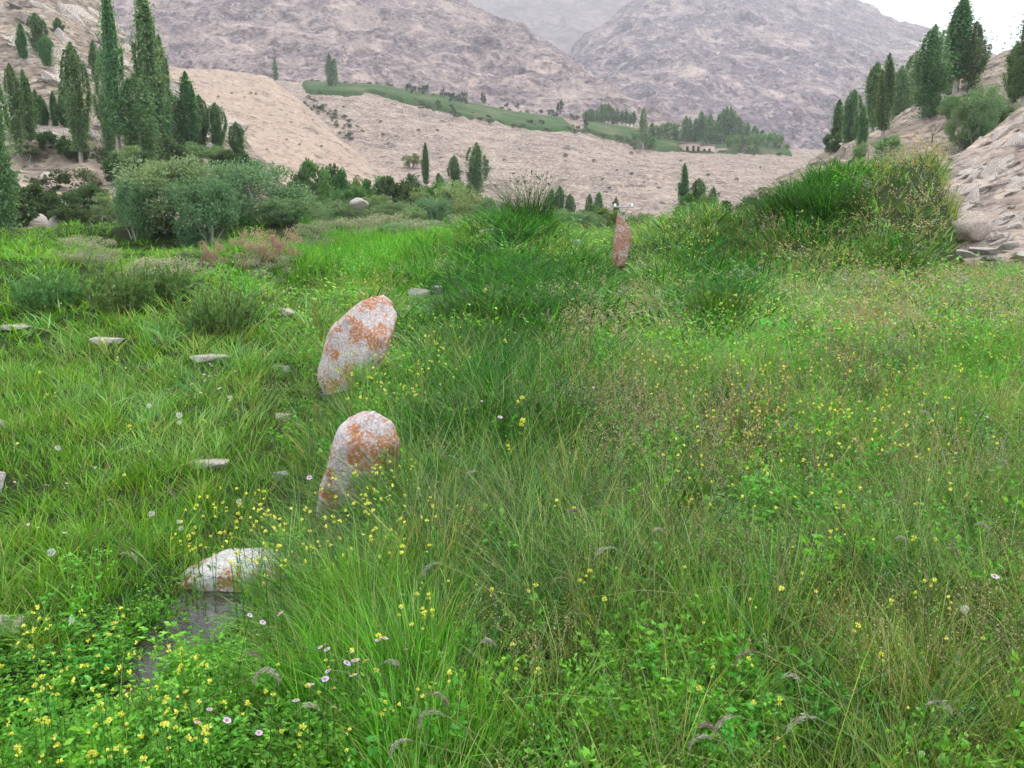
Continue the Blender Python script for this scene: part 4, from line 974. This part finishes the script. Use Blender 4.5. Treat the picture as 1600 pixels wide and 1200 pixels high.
def scatter_object(name, key, pts, rot, scl, label, cat, dist):
    """one mesh object: tufts of one species, level of detail by distance from the viewpoint"""
    big = MB(); lod = np.where(dist < 4.3, 0, np.where(dist < 8.5, 1, 2))
    var = RNG.integers(0, NVAR, len(pts)); val = RNG.uniform(.72, 1.28, len(pts)); hj = RNG.normal(0, .5, len(pts))
    for l in range(3):
        for v in range(NVAR):
            q = np.nonzero((lod == l) & (var == v))[0]
            if not len(q): continue
            m = SPEC[key](v, l); V = np.concatenate(m.V); C = np.concatenate(m.C); nv = len(V)
            Q = np.concatenate(m.Q) if m.Q else np.zeros((0, 4), int); T = np.concatenate(m.T) if m.T else np.zeros((0, 3), int)
            A = V[None] * scl[q][:, None, :]
            cz, sz = np.cos(rot[q, 2])[:, None], np.sin(rot[q, 2])[:, None]
            X, Y, Z = A[..., 0] * cz - A[..., 1] * sz, A[..., 0] * sz + A[..., 1] * cz, A[..., 2]
            X = X + Z * rot[q, 0][:, None]; Y = Y + Z * rot[q, 1][:, None]
            P = np.stack([X, Y, Z], -1) + pts[q][:, None, :]
            CC = hue_jit(C[None] * val[q][:, None, None], hj[q][:, None])
            o = (np.arange(len(q)) * nv)[:, None, None]
            big.add(P.reshape(-1, 3), (Q[None] + o).reshape(-1, 4) if len(Q) else None, (T[None] + o).reshape(-1, 3) if len(T) else None, CC.reshape(-1, 3))
            TRI[0] += len(q) * (2 * len(Q) + len(T))
    return tag(link(name, big.mesh(name, GRASS_MAT)), label, cat, None, 'stuff')
# where things grow: blobs given by photo pixel, (u, v, ru, rv, weight)
ZONE = {
 'panicle': [(1060, 700, 140, 75, 3.2), (1350, 580, 80, 50, 2.8), (960, 640, 80, 40, 1.6), (930, 500, 90, 35, 2.2), (1430, 480, 200, 40, 1.6), (1300, 980, 170, 90, .8), (1500, 1000, 120, 150, .7), (1150, 690, 60, 50, 1.0), (820, 1040, 90, 40, .8), (1425, 290, 45, 55, 3.5), (1390, 340, 60, 40, 2.5), (1250, 385, 80, 30, 1.0), (1120, 880, 110, 40, .6), (780, 850, 130, 90, .55), (1200, 640, 140, 60, .5), (1480, 700, 110, 90, .5), (880, 620, 90, 60, .5)],
 'olive': [(810, 810, 200, 150, 5.0), (760, 560, 90, 60, 2.0), (1250, 375, 110, 45, 1.8), (1130, 380, 70, 40, 1.4), (900, 930, 140, 60, 1.4), (1450, 900, 200, 200, .8), (880, 690, 120, 60, 1.0)],
 'lush': [(620, 1090, 90, 90, 2.6), (560, 990, 100, 80, 1.2), (690, 960, 80, 60, .8), (1130, 980, 80, 80, 1.0), (420, 940, 60, 40, .6), (560, 390, 120, 40, 1.6)],
 'herb': [(1300, 340, 80, 40, .8), (1230, 830, 80, 55, 1.6), (1010, 740, 40, 35, 1.4), (150, 1100, 220, 120, 2.0), (420, 1120, 130, 80, 1.2), (1080, 1090, 130, 80, 1.2), (1520, 880, 100, 60, .9), (1250, 560, 250, 60, .9), (1550, 560, 60, 40, 1.2), (880, 1150, 140, 60, 1.2), (1200, 720, 180, 60, .7), (620, 600, 60, 60, .6), (600, 830, 80, 60, .5)],
 'dark': [(790, 465, 90, 45, 7.0), (770, 630, 95, 75, 7.0), (1120, 460, 42, 50, 7.0), (880, 470, 70, 40, 2.5), (800, 320, 50, 40, 6.0), (1245, 310, 50, 45, 6.0), (900, 600, 60, 40, .8), (1400, 390, 50, 25, 1.0), (920, 450, 60, 35, .6), (1320, 270, 60, 40, 1.0)],
 'pale': [(1300, 470, 330, 50, 2.6), (1150, 560, 220, 70, 1.3), (1400, 620, 200, 80, .7), (800, 385, 120, 30, .8), (420, 520, 160, 70, .5), (300, 640, 150, 60, .5), (90, 470, 40, 40, 1.2), (250, 480, 35, 35, 1.0), (680, 540, 60, 60, .5), (1040, 360, 60, 30, .9)],
 'nod': [(800, 800, 180, 140, .30), (1250, 700, 300, 150, .15), (1200, 1080, 250, 120, .15)],
}
def zone(k, u, v):
    s = 0
    for (a, b, c, d, w) in ZONE[k]: s = s + w * np.exp(-((u - a) / c) ** 2 - ((v - b) / d) ** 2)
    return s
SHRINK = [(525, 808, 55, 60), (508, 615, 34, 60), (385, 965, 130, 75), (190, 985, 90, 36), (15, 1025, 80, 60), (438, 600, 30, 32), (440, 765, 32, 32), (670, 470, 60, 25), (600, 545, 60, 25), (446, 495, 30, 14), (446, 662, 30, 14), (970, 420, 30, 42), (608, 828, 22, 12), (0, 760, 40, 40), (1500, 405, 60, 20)]
def shrink(u, v):
    s = np.ones_like(u)
    for a, b, c, d in SHRINK: s = np.minimum(s, 1 - .72 * np.exp(-(((u - a) / c) ** 2 + ((v - b) / d) ** 2) ** 2))
    return s
NB = []
for y0, y1, dens in ((1.4, 3.5, 190), (3.5, 6, 120), (6, 10, 70), (10, 16, 42), (16, 24, 28), (24, 36, 6)):
    xw = .64 * y1 + .6; n = int(dens * (y1 - y0) * 2 * xw)
    x = RNG.uniform(-xw, xw, n); y = RNG.uniform(y0, y1, n); keep = np.abs(x) < .64 * y + .6
    NB.append(np.stack([x[keep], y[keep]], 1))
XY = np.concatenate(NB); gzz = G(XY[:, 0], XY[:, 1]); PT = np.c_[XY, gzz - .01]
PU, PV = project(PT + np.array([0, 0, .12]))
# not in the water, on the rocky slope, or under boulders
inw = seg_dist(XY[:, 0], XY[:, 1], DITCH[:5]) < .12
off = (PU > 1478 + (XY[:, 1] - 17) * 2) & (XY[:, 1] > 17.5)
gone = inw | off
LN = fbm(np.c_[XY * 1.1, np.zeros(len(XY))], 3, 201); LN2 = fbm(np.c_[XY * 3.1, np.zeros(len(XY))], 2, 205)
left = np.clip((520 - PU + .25 * (PV - 700)) / 160, 0, 1)            # the short green slope on the left
W = {k: zone(k, PU, PV) * np.clip(1 + 1.3 * LN2, .1, 3) for k in ZONE}
W['fine'] = np.clip(.55 * (1 - .9 * left) * (1 + LN), .05, 3)
W['short'] = np.clip(1.5 * left * (1.0 + .5 * LN), 0, 3)
W['herb'] = W['herb'] * 1.3 + .20 * (1 - left) * np.clip(1 + 2 * LN2, 0, 3)
W['panicle'] = W['panicle'] * 1.5 + .03 * (1 - left)
keys = list(W); Wm = np.stack([W[k] for k in keys], 1); Wm /= Wm.sum(1, keepdims=True)
pick = (Wm.cumsum(1) > RNG.random(len(XY))[:, None]).argmax(1)
SHR = shrink(PU, PV)
NAMES = {'fine': ('meadow_grass', 'fine mid-green meadow grass covering the meadow'), 'short': ('short_grass', 'short bright green grass on the left slope'), 'lush': ('lush_grass', 'dense upright bright green grass'),
         'olive': ('olive_grass', 'olive and brownish leaning grass in the middle of the meadow'), 'dark': ('broad_grass', 'dark broad-bladed grass in the shadowy clumps'), 'herb': ('leafy_herbs', 'leafy clover-like green herbs among the grass'),
         'panicle': ('seeding_grass', 'airy pinkish brown seeding grass'), 'pale': ('pale_grass', 'pale green dry-tipped grass'), 'nod': ('nodding_grass', 'grass with drooping silvery seed heads')}
HS = {'fine': 1.0, 'short': 1.0, 'lush': 1.0, 'olive': 1.0, 'dark': 1.0, 'herb': 1.0, 'panicle': 1.0, 'pale': 1.0, 'nod': 1.0}
for j, k in enumerate(keys):
    q = np.nonzero((pick == j) & ~gone)[0]
    if not len(q): continue
    y = XY[q, 1]; grow = np.clip(y / 7, .9, 2.1) ** .8                 # wider tufts where they stand sparser
    hgt = HS[k] * RNG.uniform(.65, 1.2, len(q)) * SHR[q] * (1 - .25 * left[q]) * np.clip(.8 + y / 60, .8, 1.3)
    hgt *= np.where((PU[q] > 1180) & (y > 15), 1.25, 1)
    sc = np.stack([grow * RNG.uniform(.8, 1.2, len(q))] * 2 + [hgt], 1)
    rot = np.c_[RNG.normal(0, .10, len(q)), RNG.normal(0, .10, len(q)), RNG.uniform(0, 6.28, len(q)) if k != 'olive' else RNG.normal(0, .5, len(q))]
    scatter_object(NAMES[k][0], k, PT[q], rot, sc, NAMES[k][1], 'grass' if k != 'herb' else 'herbs', y)
print('GRASS TRIS', TRI[0])

# ------------------------------------------------------------------ shrubs standing in the meadow
for kind, u, vt, vb, w, lab in (
 ('sage', 140, 360, 415, 90, 'sage-grey shrub below the dark hillside shrubs'),
 ('sage', 250, 385, 440, 130, 'pale sage shrub in front of the tallest willow'), ('sage', 420, 392, 445, 90, 'pale sage shrub below the pinkish dry shrub'),
 ('dry', 335, 365, 428, 42, 'upright reddish dry shrub in front of the willows'), ('dry', 398, 352, 430, 74, 'pinkish brown dry shrub with pale seeds'), ('dry', 446, 348, 425, 60, 'buff dry shrub at the end of the dry row'),
 ('sage', 490, 340, 400, 70, 'buff shrub beside the buff dry shrub'), ('grey', 300, 385, 425, 60, 'green tuft-like shrub between sage and dry shrubs')):
    bushy(kind, u, vt, vb, w, lab, 'shrub', 'shrubs on the meadow back edge', gh=True, name='shrub')

def leafy_shrub(u, vt, vb, w, lab, seed):
    """many feathery upright stems, merging into the grass"""
    p = ground_hit(u, vb); k = 1 / ppm(p[1]); h = (vb - vt) * k; rad = w * k * .5
    r = np.random.default_rng(seed); m = MB(); ms = MB()
    for _ in range(90):
        a = r.uniform(0, 6.28); q = r.random() ** .5; d = np.array([math.cos(a), math.sin(a), 0]); H = h * r.uniform(.45, 1.05) * (1.05 - .5 * q); o = d * q * rad * .75; L = r.uniform(.1, .5)
        t = np.linspace(0, 1, 4); ms.add(*tube(o + d * (H * L * t ** 1.5)[:, None] + np.array([0, 0, 1]) * (H * t)[:, None], .006, .002, 3), None, np.array((.16, .10, .045)))
        n = 34; tt = r.uniform(.12, 1.03, n); c = o + d * (H * L * tt ** 1.5)[:, None] + np.array([0, 0, 1]) * (H * tt)[:, None]
        out = r.normal(size=(n, 3)); out[:, 2] = np.abs(out[:, 2]) + .5
        m.add(*leaflets(c + out * .012, r.uniform(.045, .085, n), r, [(.13, .28, .07), (.10, .23, .06), (.18, .33, .11)], .2, .5, out))
    e = bpy.data.objects.new('leafy_shrub', None); COL.objects.link(e); e.location = p; tag(e, lab, 'shrub', 'leafy shrubs in the left meadow')
    link('foliage', m.mesh('foliage', GRASS_MAT), e); link('stems', ms.mesh('stems', GRASS_MAT), e)
leafy_shrub(195, 400, 488, 125, 'bushy green shrub with reddish stems, the one nearer the left edge', 1)
leafy_shrub(340, 425, 518, 130, 'bushy green shrub with reddish stems, nearer the farther boulder', 2)
leafy_shrub(80, 405, 480, 120, 'low green leafy shrub at the left end of the meadow back edge', 3)
leafy_shrub(275, 412, 470, 90, 'small leafy shrub between the two reddish-stemmed ones', 4)

# ------------------------------------------------------------------ dark broad-bladed clumps
def grass_clump(u, v, rad, h, lab, seed, lift=0.0):
    r = np.random.default_rng(seed); m = MB(); p = ground_hit(u, v)
    n = 420
    m.add(*blades(n, (h * .45, h), rad, .22, .42, .008, GD + GD + GB[:1], r, (0, .25, .5, .75, 1.0)))
    q_ = r.uniform(0, 6.28, 260); l_ = r.random(260) ** .5 * rad * 1.2; m.add(*leaflets(np.stack([np.cos(q_) * l_, np.sin(q_) * l_, r.uniform(.05, .75, 260) * h], 1), r.uniform(.018, .04, 260) * (1 + p[1] / 14), r, GD, .4, .4))
    m.add(*blades(14, (h * .6, h * 1.1), rad, .25, .6, .005, DRY + PALE, r, (0, .25, .5, .75, 1.0)))
    return tag(link('grass_clump', m.mesh('grass_clump', GRASS_MAT), None, p - np.array([0, 0, .02]), (0, 0, r.uniform(0, 6))), lab, 'grass clump', 'dark grass clumps', 'thing')
for i, a in enumerate(((785, 348, .45, 1.6, 'tall dark grass clump crowning the grassy hump'), (828, 352, .45, 1.6, 'grass clump on the hump beside the tallest one'), (760, 352, .4, .9, 'lower dark clump at the near end of the hump'),
     (765, 515, .34, .62, 'dark grass clump between the hump and the pale stones'), (722, 508, .28, .5, 'dark clump right beside the pale stones'), (815, 512, .34, .58, 'dark clump below the standing red stone side'), (870, 500, .34, .5, 'wide dark clump below the grey shrubs'), (790, 560, .3, .45, 'dark clump between the upper and lower dark patches'),
     (760, 715, .28, .50, 'tallest dark grass clump right of the nearer boulder'), (705, 712, .24, .46, 'dark clump touching the nearer boulder side'), (815, 712, .26, .50, 'dark clump above the olive grass'), (870, 690, .26, .42, 'dark clump fading into the brown grass'), (735, 660, .26, .42, 'dark clump behind the tallest one by the boulder'),
     (1120, 505, .30, .62, 'dark leafy clump alone in the pale meadow'), (1135, 490, .26, .66, 'dark clump leaning on the lone leafy clump'), (1245, 340, .45, 1.0, 'tall dark clump on the low end of the mound'), (1285, 338, .45, .95, 'dark clump with an arching stem on the mound'), (1215, 345, .4, .9, 'lowest dark clump on the mound'), (1320, 330, .4, .7, 'dark clump near the mound top'), (1400, 425, .45, .6, 'bright clump at the foot of the mound'))):
    grass_clump(*a, seed=900 + i)

# ------------------------------------------------------------------ flowers
YEL = [(.66, .66, .06), (.54, .54, .04), (.70, .72, .18)]
LIL = [(.50, .37, .62), (.58, .46, .68), (.42, .30, .56)]
WHT = [(.72, .70, .72), (.66, .62, .68)]
def stem_mesh(seed, h=1.0, leaves=8):
    r = np.random.default_rng(seed); m = MB(); t = np.linspace(0, 1, 6); bx, by = r.normal(0, .12, 2)
    P = np.stack([bx * t ** 2 * .5, by * t ** 2 * .5, t], 1); V, F = tube(P, .0055, .003, 4); m.add(V, F, None, np.array((.075, .16, .035)))
    k = leaves; tt = r.uniform(.2, .9, k); c = np.stack([bx * tt ** 2 * .5, by * tt ** 2 * .5, tt], 1); o = r.normal(size=(k, 3)); o[:, 2] = np.abs(o[:, 2]) * .4; o /= np.linalg.norm(o, axis=1, keepdims=True)
    if k: m.add(*leaflets(c + o * .05, r.uniform(.05, .09, k), r, HERB, .4, .1, o))
    return m.mesh('stem', GRASS_MAT), np.array([bx * .5, by * .5, 1])
STEMS = [stem_mesh(i) for i in range(6)]
def yellow_head(seed):
    r = np.random.default_rng(seed); k = 26; q = r.normal(size=(k, 3)); q /= np.linalg.norm(q, axis=1, keepdims=True); q[:, 2] = q[:, 2] * .9 + .1
    m = MB(); m.add(*leaflets(q * .011 * r.uniform(.5, 1.1, (k, 1)), r.uniform(.009, .014, k), r, YEL, .65, .2, q)); return m.mesh('flower_head', FLOWER_MAT)
def daisy_head(seed, cols, R=.013):
    r = np.random.default_rng(seed); m = MB(); k = 22; a = np.linspace(0, 6.28, k, endpoint=False); d = np.stack([np.cos(a), np.sin(a), np.full(k, .12)], 1)
    s = np.stack([-np.sin(a), np.cos(a), np.zeros(k)], 1); L = R * r.uniform(.85, 1.1, (k, 1)); w = R * .15
    V = np.stack([d * R * .2 - s * w * .6, d * L * .7 - s * w, d * L + np.array([0, 0, -.0006]), d * L * .7 + s * w], 1).reshape(-1, 3)
    m.add(V, np.arange(4 * k).reshape(k, 4), None, np.repeat(np.array(cols)[r.integers(0, len(cols), k)], 4, 0)); return m.mesh('petals', FLOWER_MAT)
def disc_mesh(R=.0045):
    r = np.random.default_rng(3); k = 18; q = r.normal(size=(k, 3)); q[:, 2] = np.abs(q[:, 2]); q /= np.linalg.norm(q, axis=1, keepdims=True)
    m = MB(); m.add(*leaflets(q * R, np.full(k, R * 1.1), r, [(.55, .40, .04)], .9, .3, q)); return m.mesh('flower_disc', FLOWER_MAT)
def clock_mesh(seed, R=.021):
    r = np.random.default_rng(seed); m = MB(); k = 130; q = r.normal(size=(k, 3)); q /= np.linalg.norm(q, axis=1, keepdims=True)
    m.add(*leaflets(q * R * r.uniform(.8, 1, (k, 1)), np.full(k, R * .45), r, [(.66, .66, .64), (.55, .56, .53)], .35, 0, q))
    m.add(*leaflets(q[:40] * R * .4, np.full(40, R * .9), r, [(.5, .5, .46)], .06, 0, q[:40])); return m.mesh('seed_globe', FLOWER_MAT)
YH = [yellow_head(i) for i in range(5)]; LH = [daisy_head(i, LIL) for i in range(3)]; WH = [daisy_head(9 + i, WHT, .011) for i in range(3)]; DM = disc_mesh(); CK = [clock_mesh(i) for i in range(3)]
fr = np.random.default_rng(77)
def flower(kind, u, v, label, group, h=None, size=1.0):
    h = fr.uniform(.28, .42) if h is None else h
    p = ground_hit(u, v, h); sm, tip = STEMS[fr.integers(6)]
    e = bpy.data.objects.new({'y': 'yellow_flower', 'l': 'lilac_flower', 'w': 'white_flower', 'c': 'seed_head'}[kind], None); COL.objects.link(e); e.location = p; e.rotation_euler = (0, 0, fr.uniform(0, 6.28)); e.empty_display_size = .05
    tag(e, label, 'seed head' if kind == 'c' else 'flower', group)
    link('stem', sm, e, scale=(h * .8, h * .8, h))
    t = tip * np.array([h * .8, h * .8, h]); d = p[1]
    s = .55 * size * fr.uniform(.6, 1.3) * np.clip(.85 + d / 14, 1, 2.0)
    if kind == 'y':
        link('flower_head', YH[fr.integers(5)], e, t, (0, 0, 0), (s,) * 3)
        if fr.random() < .6: link('flower_head', YH[fr.integers(5)], e, t + np.array([fr.normal() * .012, fr.normal() * .012, -.018]), (0, 0, 1), (s * .7,) * 3)
    elif kind == 'c': link('seed_globe', CK[fr.integers(3)], e, t, (0, 0, 0), (s,) * 3)
    else:
        tl = (fr.normal(0, .3) + .15, fr.normal(0, .3), 0)
        link('petals', (LH if kind == 'l' else WH)[fr.integers(3)], e, t, tl, (s,) * 3); link('flower_disc', DM, e, t, tl, (s,) * 3)
    return e
def patch(kind, cu, cv, ru, rv, n, label, group, **kw):
    for _ in range(n):
        q = fr.uniform(0, 6.28); k = fr.random() ** .5
        u, v = cu + ru * k * math.cos(q), cv + rv * k * math.sin(q)
        if -20 < u < 1620 and v < 1215: flower(kind, u, v, label, group, **kw)
patch('y', 140, 1080, 220, 115, 66, 'yellow clover-like flower in the dense patch at the lower left corner', 'yellow flowers at the lower left corner')
patch('y', 390, 830, 120, 60, 42, 'yellow flower in the patch above the low rounded boulder', 'yellow flowers above the low rounded boulder')
patch('y', 600, 790, 85, 80, 26, 'yellow flower beside the nearer lichen boulder', 'yellow flowers beside the nearer boulder')
patch('y', 575, 585, 80, 50, 28, 'yellow flower below the farther lichen boulder', 'yellow flowers below the farther boulder')
patch('y', 520, 1090, 180, 90, 20, 'yellow flower near the lilac flowers at the bottom', 'yellow flowers near the lilac flowers')
patch('y', 655, 950, 30, 40, 7, 'yellow flower in the small tight cluster left of the olive grass', 'yellow flowers left of the olive grass')
patch('y', 1270, 610, 250, 130, 40, 'small yellow flower in the middle of the right meadow', 'yellow flowers in the right meadow')
patch('y', 1300, 980, 290, 200, 30, 'yellow flower among the brown seeding grass at the lower right', 'yellow flowers at the lower right')
patch('y', 1070, 372, 55, 35, 14, 'yellow flower on the bank right of the red standing stone', 'yellow flowers on the bank')
patch('y', 200, 640, 200, 130, 12, 'yellow flower scattered on the short green slope', 'yellow flowers on the left slope')
patch('y', 800, 900, 170, 170, 16, 'yellow flower scattered among the olive leaning grass', 'yellow flowers in the olive grass')
for u, v, lab in ((755, 453, 'upper yellow flower in front of the dark clump by the stones'), (732, 492, 'lower yellow flower in front of the dark clump by the stones'), (790, 532, 'yellow flower at the foot of the dark clump'),
    (808, 624, 'upper yellow flower before the dark clump right of the nearer boulder'), (817, 660, 'middle yellow flower before the dark clump right of the nearer boulder'), (793, 697, 'lowest yellow flower before the dark clump'),
    (1253, 330, 'yellow flower at the low end of the mound'), (1277, 292, 'yellow flower high on the mound'), (1271, 423, 'yellow flower at the foot of the mound'), (1148, 462, 'yellow flower before the lone leafy clump'), (1081, 1072, 'largest bright yellow flower at the bottom of the picture')):
    flower('y', u, v, lab, 'single yellow flowers', size=1.7)
for u, v in ((475, 1078), (496, 1062), (505, 1060), (516, 1083), (521, 1105), (464, 1095), (517, 1020), (530, 1015), (545, 1022), (552, 1030), (535, 1035), (560, 1040), (572, 1035), (512, 1026)):
    flower('l', u, v, 'lilac daisy in the cluster at the bottom left of centre', 'clustered lilac daisies', h=.36, size=1.5)
for u, v, lab in ((585, 1003, 'first of two lilac daisies above the cluster'), (597, 1003, 'second of two lilac daisies above the cluster'), (630, 1018, 'lilac daisy right of the cluster'), (357, 970, 'lilac daisy below the low rounded boulder'), (413, 973, 'lilac daisy right of the boulder foot'), (438, 964, 'lilac daisy farther right of the boulder foot'),
    (322, 1105, 'lilac daisy among yellow flowers, upper'), (358, 1122, 'lilac daisy among yellow flowers, right'), (325, 1132, 'lilac daisy among yellow flowers, lower'), (400, 1148, 'violet daisy alone near the bottom edge'), (792, 650, 'violet daisy before the dark clump'), (733, 445, 'violet daisy on the clump by the stones'),
    (912, 605, 'pale lilac daisy right of the dark clump'), (750, 627, 'pale lilac daisy on the dark clump'), (1376, 407, 'pale lilac daisy at the foot of the mound'), (1424, 350, 'pale lilac daisy on the mound flank'), (483, 748, 'lilac daisy beside the nearer boulder foot'), (483, 580, 'lilac daisy beside the farther boulder foot'), (836, 298, 'pinkish daisy on the grassy hump'), (1560, 905, 'lilac daisy near the right edge'), (1420, 660, 'pale daisy in the right meadow')):
    flower('l', u, v, lab, 'single lilac daisies', size=1.5)
patch('w', 330, 610, 70, 40, 24, 'tiny white daisy in the patch on the left slope', 'white daisies on the left slope', h=.2, size=1.4)
patch('w', 90, 790, 100, 80, 18, 'tiny white daisy on the lower left slope', 'white daisies on the lower left slope', h=.16)
patch('w', 60, 460, 50, 25, 8, 'tiny white daisy by the left shrubs', 'white daisies by the shrubs', h=.2)
patch('w', 1500, 690, 60, 60, 10, 'small white flower near the right edge', 'white flowers near the right edge', h=.3)
for u, v, lab in ((87, 700, 'dandelion clock high on the left slope'), (362, 787, 'dandelion clock above the yellow patch'), (284, 816, 'upper dandelion clock of a close pair'), (281, 830, 'lower dandelion clock of a close pair'), (234, 803, 'dandelion clock left of the close pair'), (88, 866, 'dandelion clock on the dark lower slope'),
    (118, 973, 'dandelion clock beside the ditch'), (282, 650, 'upper clock of the far pair on the slope'), (279, 662, 'lower clock of the far pair on the slope'), (231, 637, 'dandelion clock left of the far pair'), (360, 622, 'dandelion clock right of the far pair'), (1515, 958, 'large fluffy seed head near the right edge'), (1450, 1185, 'white bottle-shaped seed head at the bottom edge'), (80, 455, 'dandelion clock near the left shrubs')):
    flower('c', u, v, lab, 'dandelion clocks', h=.24, size=1.05 if v > 600 else .8)

# the many tiny yellow flowers of the farther meadow: one mass
m = MB(); rr_ = np.random.default_rng(5)
for cu, cv, ru, rv, n in ((1270, 560, 300, 110, 300), (1350, 470, 250, 40, 120), (650, 560, 90, 70, 70), (1075, 370, 50, 35, 60), (480, 450, 150, 40, 40), (390, 830, 130, 65, 60), (140, 1070, 220, 120, 80), (590, 800, 100, 90, 50), (1300, 720, 280, 90, 90), (880, 390, 60, 25, 20)):
    for _ in range(n):
        q = rr_.uniform(0, 6.28); k = rr_.random() ** .5; p = ground_hit(cu + ru * k * math.cos(q), cv + rv * k * math.sin(q), .30); p[2] += rr_.uniform(.24, .36)
        k = 9; d = rr_.normal(size=(k, 3)); d /= np.linalg.norm(d, axis=1, keepdims=True); z = .0085 * np.clip(.8 + p[1] / 16, 1, 1.7)
        m.add(*leaflets(p + d * z * .6, np.full(k, z * 1.1), rr_, YEL, .7, .2, d))
tag(link('yellow_blossom', m.mesh('yellow_blossom', FLOWER_MAT)), 'mass of tiny yellow blossoms speckling the farther meadow', 'blossom', None, 'stuff')

# ------------------------------------------------------------------ drooping seed heads and single stems
def nodding(u, v, lab, h=.42, L=.6, head=.10, rz=0.0, col=(.46, .43, .37), seed=0, thick=1.0):
    r = np.random.default_rng(seed); (V, F), (V2, F2), C2 = nod_head(r, h, L, head, col, 90)
    p = ground_hit(u, v, h * .9); R = np.array([math.cos(rz), math.sin(rz), 0]) * h * L
    e = bpy.data.objects.new('drooping_grass', None); COL.objects.link(e); e.location = (p[0] - R[0], p[1] - R[1], G(p[0] - R[0], p[1] - R[1])); e.rotation_euler = (0, 0, rz)
    tag(e, lab, 'grass stem', 'drooping grass stems', 'thing')
    ms = MB(); ms.add(V, F, None, np.array((.20, .25, .09))); mh_ = MB(); mh_.add(V2 * np.array([1, thick, 1]), F2, None, C2)
    link('stem', ms.mesh('stem', GRASS_MAT), e); link('seed_spike', mh_.mesh('seed_spike', FLOWER_MAT), e)
for i, (u, v, lab, rz) in enumerate(((385, 1018, 'drooping grey grass stem left of the lilac cluster', 0), (410, 1042, 'forked drooping stem left of the lilac cluster', .3), (430, 1060, 'short drooping stem below the forked one', 3.0), (470, 1100, 'arching pale stem below the lilac cluster', .2),
     (668, 1075, 'long arching pale stem right of the bright tall grass', .1), (690, 1125, 'curled pale stem at the bottom centre', 2.9), (752, 1003, 'silvery drooping head below the olive grass', .1), (640, 1170, 'brown drooping head at the bottom centre', 3.2),
     (1185, 1025, 'long arching silvery stem at the lower right', 3.1), (1225, 1062, 'thick purplish drooping stem at the lower right', .1), (1145, 1130, 'arched silvery stem near the bottom right of centre', 3.3), (1275, 1140, 'silvery slanting head near the bottom', 3.0), (1090, 1135, 'pale slanting head near the bottom', .1),
     (1110, 1160, 'bent pale stem at the bottom edge', 3.0), (1450, 1090, 'pale bent stem at the right', .2), (1400, 838, 'silvery twin head in the right meadow', .1), (1480, 850, 'silvery bent head near the right edge', .1), (1525, 800, 'white bent head near the right edge', .2), (1330, 690, 'pale bent head in the middle right', .1), (1440, 640, 'bent stem in the far right meadow', .1),
     (860, 597, 'arching stem right of the dark clump', .1), (840, 436, 'arching stem over the clump by the stones', .1), (1320, 245, 'tall arching stem on top of the mound', .1), (960, 860, 'pale bent head at the edge of the olive grass', 3.0), (905, 800, 'silvery bent head in the olive grass', 3.1), (745, 740, 'twin silvery heads at the top of the olive grass', 3.1), (690, 880, 'silvery heads left in the olive grass', 3.1), (1020, 830, 'brownish bent head beside the leafy herbs', .2),
     (260, 790, 'bent pale stem above the low rounded boulder', .3), (190, 890, 'dark bent stem by the ditch', .4), (600, 1030, 'brown upright dry head left of the bright tall grass', .1), (1560, 720, 'pale head at the right edge', .2))):
    nodding(u, v, lab, .38 + .07 * ((i * 7) % 3), .35 + .25 * ((i * 5) % 3), .055 + .016 * (i % 3), rz, (.36, .34, .27) if i % 4 else (.28, .21, .17), 40 + i)
M['dock'] = leaf_mat('dock_seed', (.30, .17, .06), var=.1)
for u, v, lab in ((495, 530, 'upright rusty dock spike left of the farther boulder'), (496, 690, 'upright rusty dock spike left of the nearer boulder')):
    r = np.random.default_rng(u); p = ground_hit(u, v); h = 62 / ppm(p[1]); k = 160
    e = bpy.data.objects.new('dock_plant', None); COL.objects.link(e); e.location = p; tag(e, lab, 'dock plant', 'dock plants')
    V, F = tube([(0, 0, 0), (.01, 0, h * .5), (0, 0, h)], .004, .002, 5); link('stem', mesh_np('stem', V, F, M['dock']), e)
    z = h * r.uniform(.35, 1, k); c = np.c_[r.normal(0, .009, k), r.normal(0, .009, k), z]; V, F = leaf_quads(c, np.full(k, .016), r, .4, .6); link('seed_spike', mesh_np('seed_spike', V, F, M['dock']), e)

# ------------------------------------------------------------------ air
bm_ = box_np(-2600, 2600, -60, 4200, -12, 900)
mh, th_, oh = mat_base('air')
pv = N(th_, 'ShaderNodeVolumePrincipled'); pv.inputs['Color'].default_value = (.95, .965, 1.0, 1); pv.inputs['Density'].default_value = .00030; pv.inputs['Anisotropy'].default_value = .2
th_.links.new(pv.outputs[0], oh.inputs['Volume'])
tag(link('haze', mesh_np('haze', *bm_, mh)), 'pale bluish haze filling the valley', 'haze', None, 'stuff')
